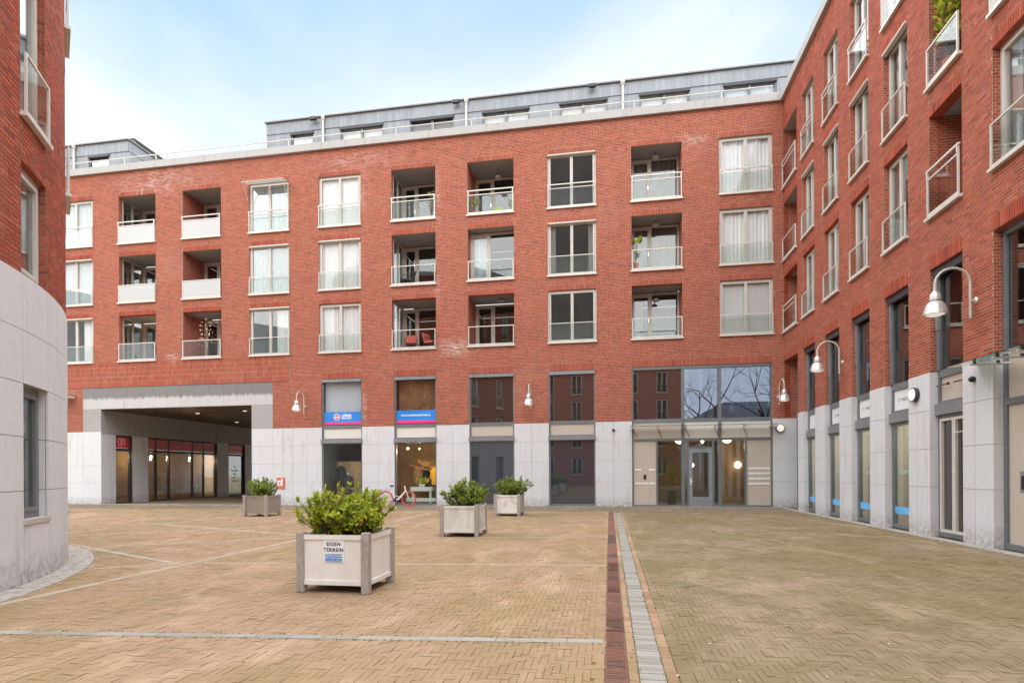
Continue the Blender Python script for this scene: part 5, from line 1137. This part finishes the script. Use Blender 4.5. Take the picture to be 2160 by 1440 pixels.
def pendant(x, y, zc, drop, label, lit='lamp_disc'):
    t = thing('pendant_lamp', label, 'lamp', (x, y, zc), 'balcony ceiling lamps'); m = MB(); m.tube([(x, y, zc), (x, y, zc - drop)], .012, 6); m.build('cord', 'dark_metal', t); m = MB(); m.lathe((x, y, zc - drop - .12), [(.15, 0), (.12, .05), (.03, .12)], 14); m.build('lamp_shade', 'lamp_metal' if lit == 'lamp_disc' else lit, t, smooth=True)
pendant(XL[6] + 1.25, 24.7, ZH[2], .3, 'pendant lamp under the top balcony ceiling with green plants'); pendant(XL[8] + 1.05, 24.6, ZH[2], .12, 'short ceiling lamp on the topmost balcony right of centre'); pendant(XL[8] + 1.05, 24.6, ZH[1], .10, 'short ceiling lamp above the balcony with the terracotta pot'); pendant(XL[8] + 1.05, 24.7, ZH[0], .35, 'pendant lamp in the lowest balcony above the entrance'); pendant(XL[6] + 1.35, 24.6, ZH[0], .03, 'flush ceiling lamp on the empty lowest balcony'); pendant(XL[1] + 1.7, 25.1, ZH[0], .75, 'glowing orange pendant lamp on the left lowest balcony', 'bulb_warm'); pendant(XL[1] + 1.9, 24.6, ZH[2], .08, 'small ceiling lamp on the top left balcony'); pendant(XL[2] + 1.5, 24.7, ZH[0], .25, 'paper lamp hanging on the dark balcony with fairy lights')
m = MB(); rs = np.random.default_rng(5)
for _ in range(60): x, z = XL[2] + .1 + rs.random() * (1.9 if rs.random() < .4 else .7), 0; z = ZH[0] - .05 - rs.random() * (.25 if x > XL[2] + .8 else 1.5); m.lathe((x, 24.9 + rs.random() * .3, z), [(.008, 0), (.008, .016)], 5)
m.build('fairy_lights', 'bulb_soft', None, kind='stuff', label='tiny fairy lights strung on the dark lower balcony', category='lights')
def globe(loc, r, label, mat, cat='lamp', name='globe_lamp', group=None, watt=0):
    t = thing(name, label, cat, loc, group); m = MB(); m.lathe(loc, [(max(.004, r * math.sin(q)), -r * math.cos(q)) for q in np.linspace(0.02, math.pi - .02, 10)], 16); m.build('globe', mat, t, smooth=True); m = MB(); m.tube([(loc[0], loc[1], loc[2] + r), (loc[0], loc[1], loc[2] + r + .12)], .008, 6); m.build('stem', 'dark_metal', t)
    if watt: bulb_light(t, (loc[0], loc[1], loc[2] - r - .1), watt)
globe((6.05, 27.3, 1.78), .16, 'glowing white globe lamp in the lobby right of the door', 'bulb_soft'); globe((4.02, 27.4, 1.78), .10, 'glowing lamp seen through the entrance door glass', 'bulb_soft')
for x, lab in ((3.3, 'bowl ceiling light left of the entrance door'), (5.35, 'bowl ceiling light right of the entrance door'), (4.3, 'small ceiling light above the entrance door')):
    t = thing('ceiling_light', lab, 'light', (x, 26.2, 2.9)); r_ = .2 if x != 4.3 else .08; m = MB(); m.lathe((x, 26.2, 2.74), [(r_ * .2, 0), (r_ * .8, .06), (r_, .14)], 16); m.build('bowl', 'bulb_soft', t, smooth=True); m = MB(); m.lathe((x, 26.2, 2.88), [(r_ * .6, 0), (r_ * .6, .02)], 12); m.build('mount', 'chrome', t); bulb_light(t, (x, 26.2, 2.55), 9 if r_ > .1 else 4)
t = thing('potted_tree', 'dark potted tree standing behind the lobby glass', 'plant', (2.85, 25.3, .02)); m = MB(); m.lathe((2.85, 25.3, .02), [(.17, 0), (.2, .62), (.17, .62), (.16, .58)], 4); m.build('pot', 'dark_metal', t); m = MB(); m.tube([(2.85, 25.3, .5), (2.85, 25.3, 1.1)], .02, 6); m.build('trunk', 'bark', t)
rs = np.random.default_rng(4); out = []
for i in range(420):
    p = np.array([2.85, 25.3, 1.25]) + rs.normal(0, 1, 3) * np.array([.15, .15, .26]); d = Vector(rs.normal(0, 1, 3)).normalized(); u_ = d.orthogonal(); x_ = d.cross(u_); out.append(leafmesh(1.0) @ (np.array([[x_.x, d.x, u_.x], [x_.y, d.y, u_.y], [x_.z, d.z, u_.z]]) * .10).T + p)
np_build('crown', np.array(out), 'leaf_green', t, faces=np.array(LF), kind='stuff')
# shop window: lamps, clothes, driftwood tree, table
for i, (x, z, r_, lab) in enumerate(((-9.0, 2.62, .05, 'brightest spotlight bulb at the left of the clothes shop window'), (-8.45, 2.60, .035, 'middle spotlight bulb in the clothes shop window'), (-7.62, 2.60, .045, 'right spotlight bulb in the clothes shop window'))): globe((x, 24.7, z), r_, lab, 'bulb_warm', 'lamp', 'spotlight', 'shop spotlights', 14)
t = thing('driftwood_tree', 'branching wooden display tree inside the clothes shop', 'display', (-8.25, 26.0, 0)); m = MB(); m.tube([(-8.25, 26.0, .0), (-8.25, 26, 1.2), (-8.3, 26, 1.75)], [.13, .10, .08], 8); m.build('trunk', 'green_paint', t); rs = np.random.default_rng(8); m = MB()
for i in range(34):
    a = rs.uniform(-.2, 3.3); L_ = rs.uniform(.4, 1.1); p0 = Vector((-8.28 + rs.normal(0, .08), 26 + rs.normal(0, .1), 1.55 + rs.random() * .3)); p1 = p0 + Vector((math.cos(a) * L_ * .6, rs.normal(0, .1), math.sin(a) * L_ * .28)); p2 = p1 + Vector((math.cos(a) * L_ * .5, rs.normal(0, .15), abs(rs.normal(.12, .12)))); m.tube([p0, p1, p2], [.05, .035, .018], 6)
m.build('branches', 'drift_wood', t)
def coat(x, y, z0, z1, w, mat, label):
    t = thing('garment', label, 'clothing', (x, y, z0), 'garments in the shop'); m = MB(); prof = [(w * .42, z0), (w * .46, z0 + (z1 - z0) * .3), (w * .40, z0 + (z1 - z0) * .6), (w * .5, z0 + (z1 - z0) * .88), (w * .12, z1)]
    for k in range(len(prof)):
        for j in range(10): a = 2*math.pi*j/10; m.v.append((x + prof[k][0] * math.cos(a), y + prof[k][0] * .35 * math.sin(a), prof[k][1]))
    for k in range(len(prof) - 1):
        for j in range(10): m.f.append((k*10 + j, k*10 + (j+1) % 10, k*10 + 10 + (j+1) % 10, k*10 + 10 + j))
    m.build('body', mat, t, smooth=True)
    m = MB(); m.tube([(x - w * .42, y, z1 - .12), (x - w * .58, y, z0 + (z1 - z0) * .35)], [.06, .05], 7); m.tube([(x + w * .42, y, z1 - .12), (x + w * .58, y, z0 + (z1 - z0) * .35)], [.06, .05], 7); m.build('sleeves', mat, t)
coat(-8.02, 25.6, .92, 1.72, .32, 'yellow_cloth', 'bright yellow coat hanging in the clothes shop'); coat(-8.95, 25.9, .85, 1.75, .34, 'cloth_mix', 'brown coat hanging left in the clothes shop'); coat(-8.62, 26.3, .85, 1.65, .3, 'dark_cloth', 'dark coat behind the brown one in the clothes shop'); coat(-7.55, 26.2, .8, 1.65, .34, 'dark_cloth', 'dark coat hanging right in the clothes shop'); coat(-12.42, 24.9, .95, 1.85, .42, 'dark_cloth', 'dark mannequin torso standing at the left shop window'); coat(-11.95, 24.7, .5, 1.4, .42, 'dark_cloth', 'lower dark mannequin torso in the left shop window'); coat(-11.2, 25.3, .5, 1.75, .40, 'cloth_mix', 'grey brown garment at the right of the left shop window')
for x, y, z, lab in ((-12.42, 24.9, 1.87, 'white headed neck cap on the taller mannequin'), (-11.95, 24.7, 1.42, 'white neck cap on the lower mannequin')): t = thing('mannequin_neck', lab, 'mannequin', (x, y, z)); m = MB(); m.lathe((x, y, z), [(.06, 0), (.065, .05), (.03, .09)], 12); m.build('cap', 'white_paint', t, smooth=True)
t = thing('shop_table', 'pale green low table behind the bicycle wheel', 'table', (-8.1, 24.5, 0)); P = lambda s, z, n: (s, 24.5 - n, z)
MB().box(P, -8.75, -7.75, .66, .84, -.3, .2).build('table_top', 'mint_paint', t); MB().box(P, -8.95, -7.5, .18, .34, -.3, .18).build('shelf', 'mint_paint', t)
for x in (-8.7, -7.88): MB().box(P, x, x + .09, .02, .66, .05, .14).build('leg', 'mint_paint', t)
t = thing('bowl', 'white bowl of red flowers on the pale green table', 'bowl', (-8.25, 24.45, .845)); m = MB(); m.lathe((-8.25, 24.45, .845), [(.09, 0), (.16, .14), (.15, .14), (.1, .08)], 14); m.build('bowl_body', 'white_paint', t, smooth=True); rs = np.random.default_rng(6); out = [leafmesh(1.0) @ (np.array([[1, 0, 0], [0, .2, 1], [0, 1, .2]]) * .22).T * np.array([1, 1, 1]) + np.array([-8.25 + rs.normal(0, .16), 24.5 + rs.normal(0, .1), .98 + rs.random() * .1]) for _ in range(26)]; np_build('flowers', np.array(out), 'leaf_bright', t, faces=np.array(LF), kind='stuff')
m = MB()
for i in range(30): m.box(FMp, -12.75, -11.5, .2 + i * .062, .2 + i * .062 + .054, -1.2, -1.16)
t = thing('bamboo_screen', 'straw coloured slatted screen behind the mannequins', 'screen', (-12.1, 25.2, .2)); m.build('slats', 'bamboo', t)
for i, (y, z) in enumerate(((25.2, 2.55), (27.9, 2.5), (28.9, 2.5), (30.9, 2.5), (31.8, 2.5))): globe((-25.2 - .2 * (i % 2), y, z), .065, ['spotlight over the door of the passage shop', 'first spotlight from the left in the passage shopfront', 'second spotlight from the left in the passage shopfront', 'third spotlight in the passage shopfront', 'rightmost spotlight in the passage shopfront'][i], 'bulb_spot', 'lamp', 'spotlight', 'passage shop spotlights', 16)
for i, (y, mt) in enumerate(((27.2, 'cloth_mix'), (28.2, 'cushion_red'), (29.2, 'cloth_mix'), (30.0, 'terracotta'), (31.0, 'cloth_mix'), (31.9, 'terracotta'))):
    t = thing('clothes_rack', ['clothes rack at the far left of the passage shopfront', 'rack of red clothes behind the passage shop glass', 'clothes rack left of the centre glass', 'rack of orange clothes at the centre of the passage shop', 'clothes rack right of the centre glass', 'rack of orange clothes at the right end'][i], 'rack', (-25.9, y, 0), 'clothes racks in the passage shop')
    m = MB(); m.tube([(-26.2, y, .05), (-26.2, y, 1.5), (-25.6, y, 1.5), (-25.6, y, .05)], .015, 6); m.build('frame', 'dark_metal', t)
    for j in range(5): MB().box(lambda s, z, n: (-26.15 + s, y - n, z), j * .1, j * .1 + .07, .55 + .1 * (j % 2), 1.45, -.2, .2).build('garment', mt if j % 2 else 'cloth_mix', t)

# ================================================================== WHAT THE GLASS REFLECTS OR SHOWS BEYOND
ob = thing('apartment_building', 'brick block facing the courtyard, mirrored in the dark windows', 'building', (-5, -14, 0)); OBp = lambda s, z, n: (-s, -13 + n, z)
FO = Facade(OBp, ob); hs = []
for i in range(9):
    a = -6.5 + i * 3.0
    for r in range(4): hs.append((a, a + 1.15, (1.2, 4.2, 7.0, 9.9)[r], (3.1, 6.4, 9.2, 12.1)[r]))
m = MB(); backing(m, OBp, -8, 22, 0, 13.6, hs, n=0); m.build('wall', 'brick_far', ob)
for h in hs: window(FO, *h, dep=.12, rail='single', room='interior_dark')
MB().box(OBp, -8, 22, 13.6, 13.9, -9, .15).build('cornice', 'cornice_concrete', ob); m = MB(); m.box(OBp, -8, 22, 0, 13.55, -9, -3.2); m.build('rear_wall', 'brick_far', ob)
lh = thing('low_house', 'dark roofed house seen through the upper entrance glass', 'house', (9, 36, 0)); m = MB(); wbox(m, 4, 22, 36, 44, 0, 3.9); m.build('wall', 'brick_far', lh)
m = MB(); m.v += [(3.5, 35.6, 3.9), (22.5, 35.6, 3.9), (22.5, 44.4, 3.9), (3.5, 44.4, 3.9), (8.0, 40, 6.2), (18.5, 40, 6.2)]; m.f += [(0, 1, 5, 4), (1, 2, 5), (2, 3, 4, 5), (3, 0, 4)]; m.build('roof', 'roof_tile_dark', lh)
def bare_tree(loc, h, label, seed):
    t = thing('bare_tree', label, 'tree', loc, 'bare trees'); rs = np.random.default_rng(seed); tr = MB(); br = MB()
    def grow(p, d, L, r, lv):
        n = 3; pts = [p]; rad = [r]
        for i in range(n):
            d = (d + Vector(rs.normal(0, .16, 3))).normalized(); p = p + d * (L / n); pts.append(p); rad.append(r * (1 - .45 * (i + 1) / n))
        (tr if lv == 0 else br).tube(pts, rad, 6 if lv < 2 else 3, False)
        if lv < 5:
            for k in range(rs.integers(2, 4) if lv else 5):
                q = Vector(rs.normal(0, 1, 3)); q = (q - d * q.dot(d)).normalized(); nd = (d * rs.uniform(.6, 1.1) + q * rs.uniform(.5, .9) + Vector((0, 0, .12))).normalized(); st = pts[-1] if rs.random() < .6 else pts[-2]
                grow(st, nd, L * rs.uniform(.6, .82), r * .5, lv + 1)
    grow(Vector(loc), Vector((0, 0, 1)), h * .3, h * .022, 0); tr.build('trunk', 'bark', t); br.build('crown', 'bark', t)
bare_tree((9.0, 34.0, 0), 10.5, 'bare branching tree seen through the right upper entrance glass', 3); bare_tree((6.4, 35.0, 0), 10, 'bare tree seen through the middle upper entrance glass', 11)

qh = thing('house_row', 'brick houses across the water, mirrored in the passage shop glass', 'house', (-22, 76, 0)); m = MB(); wbox(m, -46, 0, 74, 82, 0, 9.5); m.build('wall', 'brick_far', qh); m = MB(); m.v += [(-46.5, 73.6, 9.5), (.5, 73.6, 9.5), (.5, 82.4, 9.5), (-46.5, 82.4, 9.5), (-46.5, 78, 13), (.5, 78, 13)]; m.f += [(0, 1, 5, 4), (2, 3, 4, 5), (0, 4, 3), (1, 2, 5)]; m.build('roof', 'roof_tile_dark', qh)
for i in range(12):
    for z in (1.2, 4.2, 7.0): MB().box(lambda s, z_, n: (s, 74 - n, z_), -44 + i * 3.6, -42.4 + i * 3.6, z, z + 1.8, 0, .05).build('window', 'white_paint', qh)
bt = thing('boat', 'white cabin boat moored beyond the passage, mirrored in the shop glass', 'boat', (-21, 60, 0)); m = MB(); n = 9
for k in range(n):
    q = k / (n - 1); w = 1.5 * math.sin(math.pi * min(1, .25 + q * .75)) ** .6 if q < 1 else .05
    m.v += [(-25 + 8 * q, 60 - w, 1.1 + .3 * q), (-25 + 8 * q, 60 - w * .6, .05), (-25 + 8 * q, 60 + w * .6, .05), (-25 + 8 * q, 60 + w, 1.1 + .3 * q)]
for k in range(n - 1):
    for j in range(3): a = k * 4 + j; m.f.append((a, a + 1, a + 5, a + 4))
    m.f.append((k * 4 + 3, k * 4, k * 4 + 4, k * 4 + 7))
m.build('hull', 'white_paint', bt); m = MB(); wbox(m, -23.6, -20.2, 59.1, 60.9, 1.2, 2.2); m.build('cabin', 'white_paint', bt); m = MB(); wbox(m, -23.4, -20.4, 59.07, 60.93, 1.55, 2.0); m.build('window', 'black', bt); m = MB(); m.tube([(-22, 60, 2.2), (-22, 60, 6.5)], .06, 8); m.build('mast', 'white_paint', bt)
hd = thing('hedge', 'green hedge beyond the passage, mirrored low in the shop glass', 'hedge', (-21, 55, 0)); rs = np.random.default_rng(21); out = []
for i in range(2600):
    d = Vector(rs.normal(0, 1, 3)).normalized(); u_ = d.orthogonal(); x_ = d.cross(u_); out.append(leafmesh(1.0) @ (np.array([[x_.x, d.x, u_.x], [x_.y, d.y, u_.y], [x_.z, d.z, u_.z]]) * .22).T + np.array([rs.uniform(-30, -12), 55 + rs.normal(0, .22), abs(rs.normal(.4, .25))]))
np_build('foliage', np.array(out), 'leaf_green', hd, faces=np.array(LF), kind='stuff'); m = MB()
for i in range(60): m.tube([(-30 + i * .3, 55, 0), (-30 + i * .3, 55, .7)], .012, 4)
m.build('stems', 'stem', hd)

for x, lab in ((-13.9, 'small floodlight under the zinc eaves, leftmost'), (-6.75, 'small floodlight under the zinc eaves near the middle'), (-.5, 'small floodlight under the zinc eaves, third from left')):
    t = thing('floodlight', lab, 'light', (x, 25.4, 18.6)); m = MB(); m.tube([(x, 25.38, 18.7), (x, 25.2, 18.68)], .02, 6); m.build('bracket', 'dark_metal', t); m = MB(); wbox(m, x - .16, x + .16, 25.08, 25.24, 18.60, 18.72); m.build('housing', 'dark_metal', t)
for x, lab in ((-22.6, 'slatted wooden roof bench, left one'), (-21.5, 'slatted wooden roof bench, right one')):
    t = thing('roof_bench', lab, 'bench', (x, 24.9, 16.42))
    for j in range(6): m = MB(); wbox(m, x - .42 + j * .15, x - .33 + j * .15, 24.95, 24.98, 16.5, 17.28); m.build('slat', 'drift_wood', t)
    m = MB(); wbox(m, x - .45, x + .5, 24.6, 24.945, 16.82, 16.88); m.build('seat', 'drift_wood', t); m = MB(); wbox(m, x - .45, x + .5, 24.985, 25.02, 17.1, 17.2); m.build('rail', 'drift_wood', t)
